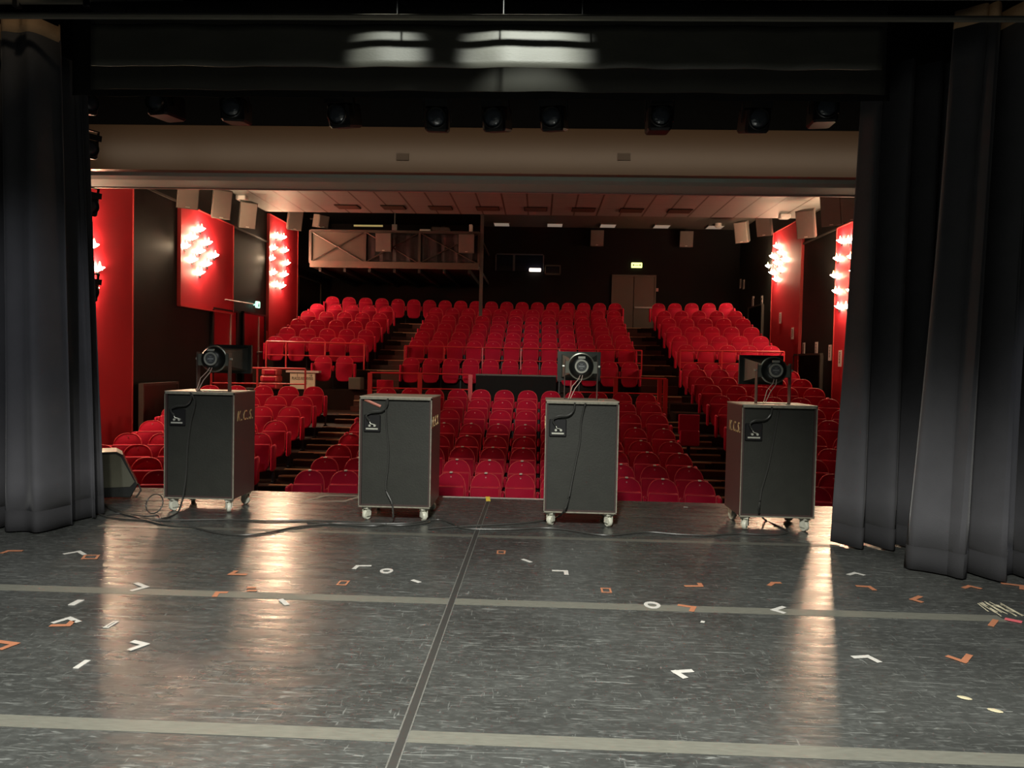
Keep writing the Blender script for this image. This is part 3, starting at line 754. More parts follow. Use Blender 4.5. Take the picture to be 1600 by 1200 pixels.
# wheelchair space: stacked boosters, sign
p = atY(428, 600, 18.2)
for k in range(3):
    z = .83 + .0 + k * .17
    t = thing('booster_seat', 'red plastic booster seat, %s of the stack at the left' % ('bottom', 'middle', 'top')[k], 'booster seat', (p.x + .01 * k, 18.75 - sag(p.x) + .1, z), .05 * k, 'stack of red booster seats')
    MB().rbox(-.24 + .02 * k, .24 - .02 * k, -.2, .2, 0, .165, .03).build('shell', red_box, t)
    MB().rbox(-.17 + .02 * k, .17 - .02 * k, -.215, -.19, .03, .13, .01).build('front_lip', velvet, t)
a = atY(453.5, 583, 18.2); b = atY(492, 604, 18.2)
t = thing('reserved_sign', 'cream board sign with dark capitals beside the pair of red seats', 'sign', ((a.x + b.x) / 2, 18.2, 0.32))
w = (b.x - a.x) / 2; zt3 = a.z - .32
MB().box(-w, w, -.012, .012, 0.15, zt3).build('board', sign_board, t)
MB().box(-w - .1, w + .1, -.03, .2, zt3 + .02, zt3 + .07).box(-w, -w + .03, .02, .06, 0, zt3).box(w - .03, w, .02, .06, 0, zt3).build('table_edge', pale_edge, t)
text('lettering', 'PLACES RESERVEES', .105, ink, face_M((0, -.014, zt3 - .13), (1, 0, 0), (0, 0, 1)), t, sx=.62)
text('lettering', 'I         \u2192', .11, ink, face_M((.06, -.014, zt3 - .05), (1, 0, 0), (0, 0, 1)), t)
text('lettering', 'E  .', .1, ink, face_M((.14, -.014, zt3 - .24), (1, 0, 0), (0, 0, 1)), t)
a = atY(560, 590, 18.6)
tag(MB().rbox(a.x - .15, a.x + .15, 18.2, 18.6, .85, 1.15, .01).build('equipment_box', taupe_panel), 'small grey box on the floor right of the pair of red seats', 'box')

# ================================================================== STAGE: loudspeaker cabinets
def caster(t, x, y, face):
    c = MB()
    c.lathe([(.018, -.02), (.045, -.02), (.05, -.01), (.05, .01), (.045, .02), (.018, .02)], Matrix.Translation((x, y, .05)) @ Matrix.Rotation(face, 4, 'Z'), 16, 'x')
    o = c.build('caster', white_wheel, t, smooth=True)
    M = Matrix.Translation((x, y, 0)) @ Matrix.Rotation(face, 4, 'Z')
    MB().box(-.032, -.026, -.03, .03, .04, .12, M).box(.026, .032, -.03, .03, .04, .12, M).box(-.04, .04, -.04, .04, .115, .142, M)\
        .lathe([(.022, .098), (.022, .118)], M, 12, 'z').build('fork', white_wheel, o)
def cabinet(x0, x1, y0, y1, label, side):
    W = x1 - x0; D = y1 - y0; z0, z1 = .142, 1.235
    t = thing('speaker_cabinet', label, 'loudspeaker cabinet', ((x0 + x1) / 2, (y0 + y1) / 2, 0), 0, 'tall speaker cabinets on casters')
    w, d = W / 2, D / 2
    e = .022
    mb = MB(); mb.box(-w, -w + e, -d + .004, d, z0, z1 - .004).box(w - e, w, -d + .004, d, z0, z1 - .004).box(-w + e, w - e, -d + .02, d, z0, z0 + e).box(-w + e, w - e, -d + .02, d, z1 - e - .004, z1 - .004)\
        .box(-w + e, w - e, d - .02, d, z0 + e, z1 - e)
    mb.build('shell', cab_side, t)
    MB().box(-w + e, w - e, -d + .03, -d + .05, z0 + e, z1 - e).build('back_panel', cab_back, t)
    mb = MB(); mb.box(-w - .003, w + .003, -d - .004, -d + .008, z0 - .004, z0 + .008).box(-w - .003, w + .003, -d - .004, -d + .01, z1 - .022, z1).box(w - .007, w + .003, -d - .004, -d + .006, z0, z1).box(-w - .003, -w + .004, -d - .004, -d + .006, z0, z1)
    mb.build('edge_trim', cab_trim, t)
    MB().box(-w - .003, w + .003, -d - .003, d + .003, z1 - .004, z1 + .008).build('top_board', cab_top, t)
    for sx in (-1, 1):
        for sy in (-1, 1): caster(t, sx * (w - .07), sy * (d - .06), .5 * sx + (.8 if sy > 0 else 0))
    # input plate
    pz = .97; pxx = -w + .12
    p = MB().rbox(pxx - .085, pxx + .085, -d + .016, -d + .032, pz - .085, pz + .085, .008).build('input_plate', black_metal, t)
    MB().box(pxx - .06, pxx + .06, -d + .008, -d + .018, pz - .06, pz - .045).lathe([(.012, -.02), (.012, 0)], Matrix.Translation((pxx - .02, -d + .014, pz - .02)), 10).lathe([(.012, -.02), (.012, 0)], Matrix.Translation((pxx + .03, -d + .014, pz - .02)), 10)\
        .tube([(pxx - .03, -d + .0, pz + .04), (pxx - .01, -d - .01, pz), (pxx + .03, -d, pz - .01)], .005, 6).build('terminals', silver, p)
    # lettering on the side
    if side > 0: M = face_M((w + .003, -.015 - (D - .6) * .4, .985), (0, 1, 0), (0, 0, 1))
    else: M = face_M((-w - .003, -.02, 1.0), (0, -1, 0), (0, 0, 1))
    text('lettering', 'K.C.S.', .15, gold, M, t, shear=.25, sx=.85, extr=.002, sp=1.32)
    return t
CABS = [(-3.82, -3.10, 7.33, 7.88), (-1.765, -1.05, 7.17, 7.82), (.08, .79, 7.15, 7.73), (2.0, 2.72, 7.2, 7.78)]
cabinet(*CABS[0], 'tall dark speaker cabinet with a horn, leftmost of the four on casters', 1)
cabinet(*CABS[1], 'tall dark speaker cabinet on casters with no horn on its top', 1)
cabinet(*CABS[2], 'tall dark speaker cabinet seen square on, its horn facing straight away', -1)
cabinet(*CABS[3], 'tall dark speaker cabinet with a horn, nearest the right curtain', -1)
def horn(X, Y, label, zc=1.58):
    t = thing('horn_loudspeaker', label, 'horn loudspeaker', (X, Y, 1.243), 0, 'horns on the speaker cabinets')
    z = zc - 1.243
    mw, mh, L = .23, .155, .42
    # flare between throat and mouth, hollow
    secs = []
    for k in range(7):
        u = k / 6; c = u ** 1.35
        secs.append((.06 + (mw - .04 - .06) * c, .055 + (mh - .03 - .055) * c, .06 + (L - .06) * u))
    mb = MB(); vs = [(sx * a, y, z + sz * b) for a, b, y in secs for sx, sz in ((-1, -1), (1, -1), (1, 1), (-1, 1))]
    mb.add(vs, [(k * 4 + i, k * 4 + (i + 1) % 4, (k + 1) * 4 + (i + 1) % 4, (k + 1) * 4 + i) for k in range(6) for i in range(4)])
    o = mb.build('flare', horn_m, t); s = o.modifiers.new('thickness', 'SOLIDIFY'); s.thickness = .008
    a, b = mw, mh; ia, ib = mw - .04, mh - .03
    mb = MB()
    mb.box(-a, a, L, L + .035, z + ib, z + b).box(-a, a, L, L + .035, z - b, z - ib).box(-a, -ia, L, L + .035, z - ib, z + ib).box(ia, a, L, L + .035, z - ib, z + ib)
    mb.build('mouth_rim', horn_rim, t)
    # driver
    T = Matrix.Translation((0, 0, z))
    o = MB().lathe([(.10, .07), (.125, .05), (.13, .02), (.12, -.02), (.095, -.05), (.07, -.062)], T, 32).build('driver', driver_black, t, smooth=True)
    MB().lathe([(.128, .03), (.138, .026), (.138, .01), (.128, .006)], T, 32).build('driver_ring', driver_m, o, smooth=True)
    ring_ = MB(); n = 28; 
    prof = [(.05, -.066), (.052, -.072), (.068, -.072), (.071, -.060), (.05, -.060)]
    vs = [(r_ * math.cos(2 * PI * k / n), y, z + r_ * math.sin(2 * PI * k / n)) for k in range(n) for r_, y in prof]; m_ = len(prof)
    ring_.add(vs, [(k * m_ + i, k * m_ + (i + 1) % m_, ((k + 1) % n) * m_ + (i + 1) % m_, ((k + 1) % n) * m_ + i) for k in range(n) for i in range(m_)])
    ring_.build('driver_badge_ring', silver, o, smooth=True)
    MB().lathe([(.05, -.060), (.05, -.064)], T, 28).build('driver_badge', mat('dark_grey_badge', (0.06, 0.065, 0.07), .4), o)
    mb = MB()
    for k in range(16):
        aa = 2 * PI * k / 16; mb.lathe([(.0035, -.068), (.0035, -.062)], T @ Matrix.Translation((.038 * math.cos(aa), 0, .038 * math.sin(aa))), 6)
    mb.box(-.03, .03, -.067, -.063, z - .01, z + .01).box(-.015, .015, -.067, -.063, z + .018, z + .026).box(-.015, .015, -.067, -.063, z - .026, z - .018)
    mb.build('badge_marking', mat('pale_badge_marks', (0.3, 0.32, 0.32), .4), o)
    MB().box(-.035, .035, -.068, -.05, z + .078, z + .10).build('driver_label', silver, o)
    # bracket
    for s in (-1, 1):
        MB().rbox(s * .165 - .004, s * .165 + .004, -.02, .06, 0, z + .07, .003).build('bracket_leg', bracket_m, t)
        MB().lathe([(.012, -.02), (.012, .02)], Matrix.Translation((s * .17, .02, z)), 10, 'x').build('bolt', silver, t)
    MB().box(-.165, .165, -.02, .06, 0, .006).build('bracket_base', bracket_m, t)
    MB().box(-.165, .165, .005, .05, z - .07, z + .05).build('clamp_plate', driver_m, t)
    # wires
    MB().tube([(-.012, -.05, z - .09), (-.03, -.07, z - .13), (-.09, -.09, z - .20), (-.12, -.10, .03), (-.13, -.12, .012)], .004, 6).build('wire', pale_cable, t)
    MB().tube([(.012, -.05, z - .09), (-.0, -.075, z - .14), (-.06, -.09, z - .22), (-.10, -.10, .03), (-.11, -.12, .012)], .004, 6).build('wire', pale_cable, t)
horn(-3.36, 7.42, 'grey green horn with round driver on the leftmost speaker cabinet')
horn(.43, 7.42, 'horn seen square on, its bright round driver facing the stage')
horn(2.36, 7.42, 'dark horn with round driver on the cabinet nearest the right curtain')
# pink tape strip on cabinet two
c = CABS[1]; yb = c[2] + .026
a = atY(570, 624, yb); b = atY(595, 635, yb)
tag(MB().tube([a, b], .014, 6).build('tape_strip', mat('salmon_tape', (0.6, 0.22, 0.16), .5)), 'salmon strip of tape across the top of the cabinet without a horn', 'tape')

# ------------------------------------------------------------------ cables
def smooth_path(pts, sub=6):
    pts = [Vector(p) for p in pts]; out = []
    for i in range(len(pts) - 1):
        p0 = pts[max(i - 1, 0)]; p1 = pts[i]; p2 = pts[i + 1]; p3 = pts[min(i + 2, len(pts) - 1)]
        for k in range(sub):
            t_ = k / sub
            out.append(.5 * ((2 * p1) + (-p0 + p2) * t_ + (2 * p0 - 5 * p1 + 4 * p2 - p3) * t_ ** 2 + (-p0 + 3 * p1 - 3 * p2 + p3) * t_ ** 3))
    out.append(pts[-1]); return out
def cable(label, floor_px, pre=(), post=(), r=.009):
    pts = list(pre) + [atZ(x, y, r + .001) for x, y in floor_px] + list(post)
    o = MB().tube(smooth_path(pts), r, 6).build('speaker_cable', cable_m, smooth=True)
    return tag(o, label, 'cable', 'black cables on the stage floor')
def on(ci, px, py, off=.0):
    return atY(px, py, CABS[ci][2] + off)
cable('long black cable running along the stage floor from left to the fourth cabinet', [(150, 801), (175, 809), (240, 813), (350, 812), (420, 814), (480, 813), (540, 815), (590, 818), (640, 817.5), (672, 813), (690, 812.5), (706, 818), (728, 826), (800, 827), (850, 825), (885, 828), (930, 835), (960, 836), (1010, 831.5), (1060, 835), (1110, 836.5), (1150, 834), (1190, 835.5), (1222, 834.5), (1230, 830), (1212, 820), (1196, 813)],
      post=[on(3, 1186, 800, -.03), on(3, 1187, 785, -.02), on(3, 1190, 765, 0), on(3, 1200, 730, .01), on(3, 1208, 690, .015), on(3, 1215, 650, .015), on(3, 1217, 640, .0)])
cable('black cable looping down the back of the leftmost cabinet', [(160, 784), (172, 795), (200, 805), (240, 811), (262, 808), (278, 800)],
      pre=[], post=[on(0, 284, 785, -.03), on(0, 287, 770, -.015), on(0, 291, 740, .01), on(0, 293, 700, .015), on(0, 298, 660, .015), on(0, 303, 640, .01), on(0, 304, 625, .0), on(0, 297, 613, -.01)])
cable('black cable sagging in front of the two left cabinets', [(165, 790), (190, 800), (225, 812), (262, 821), (300, 824), (340, 833), (380, 836), (420, 832), (460, 824), (520, 818), (580, 819), (625, 821), (660, 818), (672, 815)])
cable('black cable hanging down the back of the cabinet without a horn', [(480, 816), (540, 820), (590, 821.5), (612, 815)],
      post=[on(1, 614, 800, -.03), on(1, 612, 785, -.015), on(1, 604, 768, .005), on(1, 603, 755, .01), on(1, 606, 730, .015), on(1, 607, 700, .015), on(1, 604, 670, .015), on(1, 603, 640, .01), on(1, 604, 625, .0)])
cable('grey black cable hanging down the back of the third cabinet', [(670, 826), (720, 822.5), (770, 820), (820, 817), (850, 813), (868, 809)],
      post=[on(2, 880, 800, -.04), on(2, 888, 780, -.02), on(2, 894, 750, .0), on(2, 900, 720, .01), on(2, 906, 690, .015), on(2, 908, 660, .01), on(2, 912, 640, .0), on(2, 915, 630, -.01)])
cable('thin black cable running from the curtain to the leftmost cabinet', [(160, 806), (190, 802), (225, 806), (246, 805), (252, 812), (265, 814)], r=.006)
# coil standing against caster of cabinet one
c0 = atY(243, 800, 7.22)
tag(MB().tube([(c0.x + .085 * math.cos(a), 7.2 + .04 * math.sin(a), .105 + .09 * math.sin(a)) for a in [2 * PI * k / 24 for k in range(26)]], .007, 6, False).build('cable_loop', cable_m, smooth=True), 'upright loop of black cable at the foot of the leftmost cabinet', 'cable')
# cable tails at input plates
for ci, nm in ((0, 'the leftmost cabinet'), (1, 'the cabinet without a horn'), (2, 'the third cabinet'), (3, 'the cabinet by the right curtain')):
    x0, y0 = CABS[ci][0], CABS[ci][2] + .0
    pts = [(x0 + .10, y0 - .005, .99), (x0 + .07, y0 - .015, 1.05), (x0 + .12, y0 - .02, 1.09), (x0 + .22, y0 - .01, 1.10), (x0 + .27, y0 - .005, 1.15), (x0 + .28, y0 - .01, 1.225)]
    tag(MB().tube(smooth_path(pts), .009, 6).build('input_cable', cable_m, smooth=True), 'short dark cable plugged into the back plate of ' + nm, 'cable', 'input cables')

# ------------------------------------------------------------------ stage monitor
p = atZ(165, 786, 0)
t = thing('stage_monitor', 'wedge stage monitor half hidden by the left curtain', 'loudspeaker', (p.x - .12, 7.95, 0), math.radians(31))
prof = [(-.12, .0), (.36, .0), (.36, .16), (.14, .5), (-.12, .46)]
M = Matrix.Rotation(math.radians(180), 4, 'Z')
pts = [(-.42, .06), (.2, .03), (.27, .17), (.12, .5), (.06, .54), (-.42, .54)]
MB().prism(pts, -.22, .2, 'y', None, .01).build('box', driver_black, t)
pts = [(-.40, .16), (.19, .15), (.235, .2), (.1, .48), (.05, .515), (-.40, .515)]
MB().prism(pts, -.232, -.215, 'y').build('grille', grille_m, t)
MB().tube([(.27, -.15, .17), (.30, -.2, .1), (.25, -.2, .02)], .01, 6).build('cord', cable_m, t)

# ================================================================== CURTAINS
def leg(name, label, xa, xb, Y, z1, amp, waves, seed, band=True, top=None, lean=0.0, group='black stage curtains', nx=260):
    t = thing(name, label, 'curtain', ((xa + xb) / 2, Y, 0), 0, group)
    rnd = random.Random(seed); ph = [rnd.uniform(0, 6.28) for _ in range(6)]
    tx = top or (xa, xb)
    def pt(u, z):
        t_ = z / z1
        k = 1 - .35 * t_
        ua = u * waves * 6.283
        y = amp * k * (math.sin(ua + ph[0] + 1.1 * math.sin(u * 7 + ph[1]) + .25 * math.sin(t_ * 3 + ph[3])) + .45 * math.sin(ua * 1.73 + ph[2] + .5 * t_) )
        x = (xa + (xb - xa) * u) * (1 - t_) + (tx[0] + (tx[1] - tx[0]) * u) * t_ + .35 * amp * math.cos(ua + ph[0] + 1.1 * math.sin(u * 7 + ph[1])) * k
        return (x - (xa + xb) / 2, y, z)
    def sheet(z0, z1_, nm, m, nz, off=0):
        mb = MB(); vs = [Vector(pt(i / nx, z0 + (z1_ - z0) * j / nz)) + Vector((0, off, 0)) for j in range(nz + 1) for i in range(nx + 1)]
        mb.add(vs, [(j * (nx + 1) + i, j * (nx + 1) + i + 1, (j + 1) * (nx + 1) + i + 1, (j + 1) * (nx + 1) + i) for j in range(nz) for i in range(nx)])
        o = mb.build(nm, m, t, smooth=True, fix=False)
        s = o.modifiers.new('thickness', 'SOLIDIFY'); s.thickness = .008
    sheet(.19, z1, 'cloth', curtain_m, 16)
    sheet(.015, .2, 'hem', hem_m, 2, -.003)
    if band: sheet(z1 - .01, z1 + .13, 'header_band', band_m, 1, -.002)
    return t
leg('stage_curtain', 'front black curtain leg at the left edge with tan top band', -6.4, -4.29, 6.38, 4.42, .15, 5.2, 3, top=(-6.4, -4.36))
leg('stage_curtain', 'second black curtain leg at the left, just behind the front one', -5.2, -4.24, 6.85, 4.4, .09, 4.2, 11, top=(-5.3, -4.42), band=False)
leg('stage_curtain', 'third black curtain leg at the left, deepest of the left ones', -5.4, -4.32, 7.12, 4.4, .05, 3.0, 21, top=(-5.4, -4.52), band=False)
leg('stage_curtain', 'front black curtain leg at the right with tan top band', 3.08, 5.6, 6.0, 4.32, .27, 12.5, 5, top=(3.28, 5.6))
leg('stage_curtain', 'second black curtain leg at the right, nearest the cabinets', 2.78, 4.3, 6.8, 4.35, .2, 6.5, 9, top=(2.9, 4.4), band=False)

# borders and fly gear above the stage
t = thing('border_drape', 'glazed grey border drape lit in two patches above the stage', 'border', (0, 0, 0), 0, 'border drapes')
drape(-3.3, 2.35, 5.25, 3.70, 4.0, .012, 7, 'cloth', shiny_border, t, nx=120, seed=2, th=.006)
t = thing('border_drape', 'dull grey border hanging behind the lit one', 'border', (0, 0, 0), 0, 'border drapes')
drape(-3.75, 2.7, 5.95, 3.79, 4.5, .012, 6, 'cloth', dull_border, t, nx=120, seed=3, th=.006)
t = thing('border_drape', 'plain black border drape behind the two grey ones', 'border', (0, 0, 0), 0, 'border drapes')
drape(-4.25, 2.98, 6.5, 3.93, 5.6, .015, 8, 'cloth', border_m, t, nx=120, seed=6, th=.006)
truss = mat('fly_bar_steel', (0.30, 0.28, 0.23), .35, .6)
for k, (Y, z, nm) in enumerate(((4.9, 4.03, 'lower'), (4.9, 4.12, 'upper'), (5.18, 4.02, 'rear'))):
    t = thing('fly_bar', '%s steel fly bar running across above the lit border' % nm, 'pipe', (0, Y, z), 0, 'fly bars')
    MB().tube([(-5, 0, 0), (4, 0, 0)], .022, 8).build('pipe', truss, t, smooth=True)
    for x in (-3.0, -2.1, -1.05, -.3, .25, 1.0): MB().tube([(x, 0, 0), (x, 0, .5)], .006, 6).build('hanger', black_metal, t)
t = thing('curtain_track', 'steel curtain track with clamps above the left curtain', 'track', (-5.4, 6.0, 4.52), 0)
MB().tube([(-1.5, 0, 0), (2.4, 0, 0)], .022, 8).build('pipe', truss, t, smooth=True)
for x in (-.6, -.2, .35, 1.0, 1.6):
    MB().rbox(x - .03, x + .03, -.03, .03, -.05, .06, .01).tube([(x, 0, .05), (x, 0, .4)], .005, 6).build('clamp', black_metal, t)
for x in (-.45, -.35, .05, .12):
    MB().rbox(x - .015, x + .015, -.02, .02, -.11, -.02, .005).build('hook', silver, t)

# spotlights on the bar
def spotlight(loc, rz, tilt, label, s=1.0, group='spotlights on the front bar'):
    t = thing('stage_spotlight', label, 'spotlight', loc, rz, group)
    M = Matrix.Rotation(tilt, 4, 'X') @ Matrix.Scale(s, 4)
    MB().rbox(-.11, .11, -.1, .2, -.12, .1, .02, M).build('housing', black_metal, t)
    MB().lathe([(.095, -.10), (.098, -.13), (.09, -.135), (.09, -.11)], M, 20).build('lens_ring', driver_black, t, smooth=True)
    MB().lathe([(.088, -.10), (.07, -.118), (.035, -.128), (.004, -.13)], M, 20).build('lens', lens_m, t, smooth=True)
    MB().box(-.135, -.125, -.02, .02, -.03, .22, M).box(.125, .135, -.02, .02, -.03, .22, M).box(-.135, .135, -.02, .02, .21, .225, M).build('yoke', black_metal, t)
    for a, b in ((.10, .17),): MB().box(-.10, .10, -.15, -.14, a, b, M).build('barn_door', black_metal, t)
    return t
YS = 6.95
zs = atY(800, 182, YS).z
for k, (px, py) in enumerate(((255, 162), (367, 170), (535, 178), (683, 184), (775, 184), (865, 183), (1030, 184), (1180, 186), (1287, 172))):
    p = atY(px, py + 1, YS)
    spotlight((p.x, YS, p.z), random.uniform(-.25, .25), random.uniform(.05, .3), 'black spotlight with glass lens, %s from the left on the front bar' % ORD[k])
t = thing('lighting_bar', 'black lighting bar that carries the row of spotlights', 'pipe', (0, YS, zs + .26))
MB().tube([(-4.6, 0, 0), (3.9, 0, 0)], .025, 8).build('pipe', black_metal, t)
# boom at the left curtain
Xb = atY(140, 400, 7.5).x - .03
t = thing('lighting_boom', 'dark vertical pipe behind the left curtain edge carrying spotlights', 'pipe', (Xb - .12, 7.5, 0))
MB().tube([(0, 0, 0.02), (0, 0, 4.6)], .025, 8).lathe([(.2, 0), (.2, .03)], None, 16, 'z').build('pole', black_metal, t)
for k, py in enumerate((164, 233, 322, 455)):
    p = atY(143, py, 7.5)
    o = spotlight((p.x - .03, 7.45, p.z), math.radians(60), .2, 'dark spotlight on the left boom, %s from the top' % ORD[k], .85, 'spotlights on the left boom')

# notices on header
for k, (px, py) in enumerate(((629, 245), (975, 245))):
    p = atY(px, py, 8.77)
    tag(MB().box(p.x - .075, p.x + .075, 8.765, 8.78, p.z - .04, p.z + .04).build('header_plate', mat('pale_brown_plate', (0.23, 0.17, 0.13), .5)), 'small pale plate on the brown header, %s one' % ('left', 'right')[k], 'plate', 'plates on the header')

# ================================================================== FLOOR MARKS
def strip(px_pts, wd, m, name, label, cat='tape mark', group=None, z=.002, th=.0012):
    P = [atZ(x, y, z) for x, y in px_pts]; mb = MB()
    for a, b in zip(P, P[1:]):
        z += .0004
        d = (b - a); d.z = 0; L = d.length; d.normalize(); n = Vector((-d.y, d.x, 0)) * wd / 2; e = d * wd * .5 if len(P) > 2 else Vector((0, 0, 0))
        q = [a - n - e, b - n + e, b + n + e, a + n - e]
        mb.add([(v.x, v.y, h) for h in (z - th, z) for v in q], [(3, 2, 1, 0), (4, 5, 6, 7), (0, 1, 5, 4), (1, 2, 6, 5), (2, 3, 7, 6), (3, 0, 4, 7)])
    return tag(mb.build(name, m), label, cat, group)
strip([(-200, 1117.5), (1800, 1196)], .10, grey_tape, 'floor_tape', 'wide grey tape line across the floor nearest the camera', 'floor tape', z=.0015)
strip([(-200, 911), (1566, 966.5)], .12, grey_tape, 'floor_tape', 'wide grey tape line across the middle of the stage floor', 'floor tape', z=.0015)
strip([(155, 821), (1312, 853)], .085, mat('faded_grey_tape', (0.10, 0.10, 0.085), .45, var=.3, scale=20), 'floor_tape', 'faded grey tape line just in front of the cabinets', 'floor tape', z=.0015)
strip([(763, 782), (610, 1204)], .05, mat('chalky_edge_tape', (0.12, 0.12, 0.11), .5, var=.5, scale=40), 'seam_tape', 'dark seam line running from the stage edge towards the camera', 'floor tape', z=.0025)
strip([(763, 782), (610, 1204)], .036, black_line, 'seam_tape', 'black core of the seam line down the middle of the floor', 'floor tape', z=.0035)
strip([(692, 776), (850, 780)], .07, white_tape, 'edge_tape', 'white tape strip along the stage edge between two cabinets', 'floor tape', z=.003)
strip([(762, 776), (763, 783)], .05, yellow_tape, 'tape_mark', 'tiny yellow tape mark at the stage edge', z=.0045)
strip([(474, 783), (538, 783), (566, 775), (512, 774), (474, 783)], .05, mat('old_tape', (0.22, 0.2, 0.17), .5), 'tape_mark', 'faint tape outline on the floor behind the cables, left of the second cabinet')
W, O = white_tape, orange_tape
LM = [([(102.5, 865), (123, 861.5), (131, 866)], W, 'white angle mark by the foot of the left curtain'),
      ([(4, 863.5), (13, 860.5), (32, 860.5)], O, 'orange angle mark at the far left under the curtain'),
      ([(129, 873), (133, 867.5), (154, 867.5), (150, 873), (129, 873)], O, 'orange outlined square beside the white angle mark at the left curtain'),
      ([(208, 922), (228, 917), (214, 911.5)], W, 'white arrow mark crossing the middle tape line at the left'),
      ([(206, 1014), (227, 1006.5), (210, 1002.5)], W, 'white arrow mark below the middle tape line at the left'),
      ([(86, 972), (108, 965.5), (121, 971)], W, 'white angle mark lying over an orange one at the left'),
      ([(83, 977), (107, 976.5), (112, 971.5)], O, 'orange angle mark just under a white one at the left'),
      ([(-10, 1001), (24, 1005.5), (4, 1013)], O, 'orange arrow mark cut by the left picture edge'),
      ([(368, 892.5), (360, 897), (382, 897.5)], O, 'small orange angle mark below the leftmost cabinet'),
      ([(336, 931), (340, 925.5), (352, 925.5)], O, 'small orange angle mark on the middle tape line at the left'),
      ([(386, 922.5), (401, 922.5)], O, 'short orange strip touching the middle tape line'),
      ([(386, 918), (400, 918)], O, 'short orange strip just above the middle tape line'),
      ([(438, 936), (449, 945)], W, 'short white strip just below the middle tape line, left of the seam'),
      ([(554, 888), (559, 884), (577, 884)], W, 'white angle mark in front of the cabinet without a horn'),
      ([(644, 906), (656, 910)], W, 'short white strip left of the seam line'),
      ([(816, 873.5), (830, 878.5)], W, 'short white strip right of the seam line'),
      ([(866, 891.5), (884, 892), (885, 897)], W, 'white angle mark in front of the third cabinet'),
      ([(1073, 915.5), (1095, 915.5), (1093, 912)], O, 'orange angle mark between the third and fourth cabinets'),
      ([(1063, 945.5), (1084, 948.5), (1081, 954)], O, 'orange angle mark on the middle tape line at the right'),
      ([(1223, 948.5), (1209, 953), (1223, 957)], W, 'white arrow mark on the middle tape line at the right'),
      ([(1203, 914), (1208, 910.5), (1217, 910.5)], O, 'small orange angle mark left of the bright floor streak at the right'),
      ([(1327, 897.5), (1336, 895), (1348, 898)], W, 'white angle mark in front of the right curtain'),
      ([(1341, 915.5), (1358, 916.5), (1365, 921)], O, 'orange angle mark under the white one at the right curtain'),
      ([(1437, 932), (1426, 936.5), (1438, 940)], O, 'small orange arrow mark above the tape line at the right'),
      ([(1507, 918), (1515, 915.5), (1530, 919)], O, 'orange angle mark right of the small orange arrow'),
      ([(1568, 911.5), (1597, 915), (1597, 920)], O, 'long orange angle mark at the right picture edge'),
      ([(1556, 968), (1548, 978)], O, 'short orange strip at the right end of the tape line'),
      ([(1336, 1026.5), (1356, 1025.5), (1371, 1033)], W, 'white angle mark right of the bright streak, low right'),
      ([(1484, 1026), (1506, 1033.5), (1514, 1024)], O, 'orange angle mark low on the right of the floor'),
      ([(1078, 1048), (1055, 1049.5), (1068, 1057.5)], W, 'white arrow mark in the lower middle of the floor'),
      ([(1068, 792), (1075, 792.5)], W, 'white scrap near the stage edge between the right cabinets'),
      ([(1095, 971), (1101, 972)], W, 'tiny white scrap below the middle tape line')]
for pts, m, lab in LM: strip(pts, .034 if len(pts) < 5 else .02, m, 'tape_mark', lab, group=None, z=.0045)
strip([(1570, 966.5), (1597, 972)], .05, pink_tape, 'tape_mark', 'pink strip at the right picture edge', z=.0045)
def rect_mark(px, py, w, h, m, label, hole=True):
    p = atZ(px, py); t = MB()
    if hole:
        b = .014
        t.box(-w, w, -h, -h + b, .0029, .0045).box(-w, w, h - b, h, .0029, .0045).box(-w, -w + b, -h + b, h - b, .0029, .0045).box(w - b, w, -h + b, h - b, .0029, .0045)
    else: t.box(-w, w, -h, h, .001, .0045)
    o = t.build('tape_mark', m); o.location = (p.x, p.y, 0); return tag(o, label, 'tape mark')
rect_mark(536, 911.5, .037, .052, O, 'small orange square with dark centre, left of the seam')
rect_mark(783, 863.3, .037, .052, O, 'small orange square with dark centre, just right of the seam near the cables')
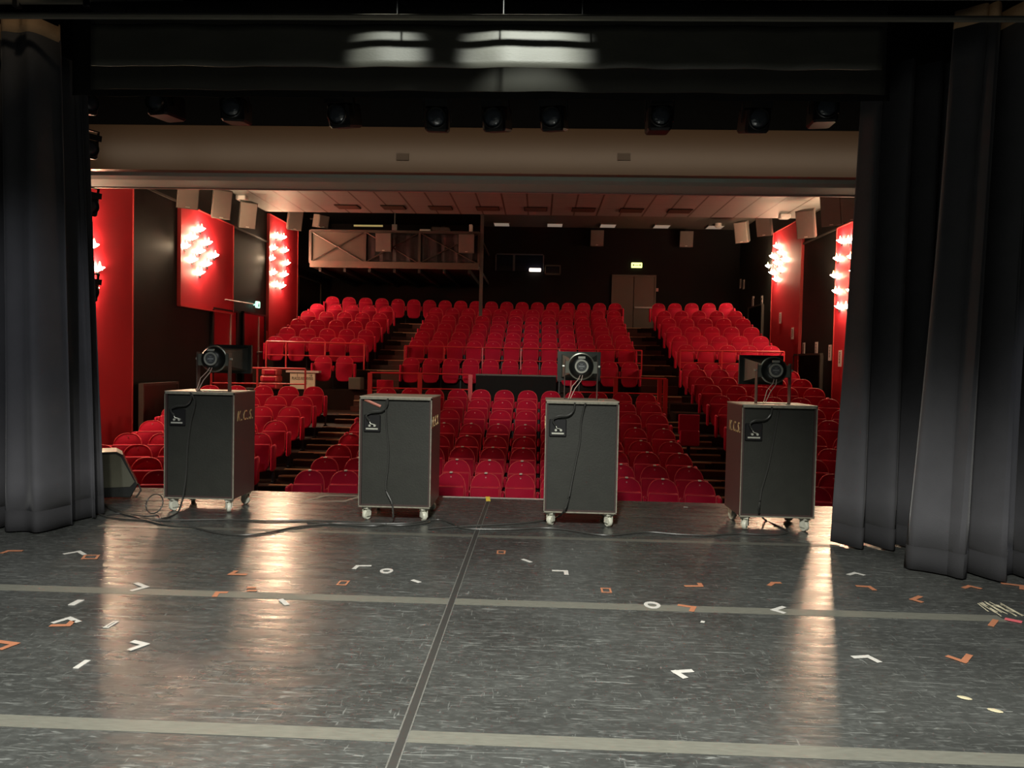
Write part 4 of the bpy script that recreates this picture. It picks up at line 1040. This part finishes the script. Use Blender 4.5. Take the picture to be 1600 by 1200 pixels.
rect_mark(947, 923, .037, .052, O, 'small orange square with dark centre, below the third cabinet')
rect_mark(119, 942, .022, .05, W, 'small white rectangle below the tape line at the left', False)
rect_mark(173.5, 976.5, .018, .055, W, 'small white rectangle outline in the left bright streak', True)
rect_mark(128, 1038.5, .015, .05, W, 'small white rectangle low at the left of the floor', False)
for px, py, r, lab in ((1019, 946, .055, 'white ring mark on the middle tape line'), (604, 892.5, .05, 'faint white ring mark left of the seam')):
    p = atZ(px, py); mb = MB(); n = 16
    vs = [(p.x + rr * math.cos(2 * PI * k / n), p.y + 1.2 * rr * math.sin(2 * PI * k / n), z) for z in (.001, .0048) for rr in (r * .55, r) for k in range(n)]
    fs = []
    for k in range(n):
        a, b = k, (k + 1) % n
        fs += [(a + 2 * n, b + 2 * n, b + 3 * n, a + 3 * n), (a, a + 2 * n, b + 2 * n, b)[::-1], (a + n, b + n, b + 3 * n, a + 3 * n)]
    tag(mb.add(vs, fs).build('tape_mark', W), lab, 'tape mark')
for k, (px, py) in enumerate(((1507, 1091), (1555, 1111))):
    p = atZ(px, py); M = Matrix.Translation((p.x, p.y, .003)) @ Matrix.Rotation(-.5, 4, 'Z') @ Matrix.Diagonal((1.5, .9, 1, 1))
    tag(MB().lathe([(.012, -.001), (.022, 0), (.012, .003)], M, 12, 'z').build('glue_spot', mat('beige_glue', (0.5, 0.45, 0.3), .5)), 'beige oval spot on the floor at the lower right, %s one' % ('upper', 'lower')[k], 'spot')
# chalk scratches at the right
mb = MB(); rnd = random.Random(2)
for k in range(14):
    a = atZ(1525 + k * 3.2 + rnd.uniform(-3, 3), 938 + rnd.uniform(0, 5) + k * .3, .004); b = atZ(1550 + k * 4 + rnd.uniform(-6, 6), 957 + rnd.uniform(-2, 6), .004)
    d = (b - a).normalized(); n = Vector((-d.y, d.x, 0)) * .004
    mb.add([a - n, b - n, b + n, a + n], [(0, 1, 2, 3)])
tag(mb.build('chalk_scratches', mat('chalk', (0.6, 0.55, 0.4), .7)), 'pale scratches on the floor at the right end of the tape line', 'scratches')
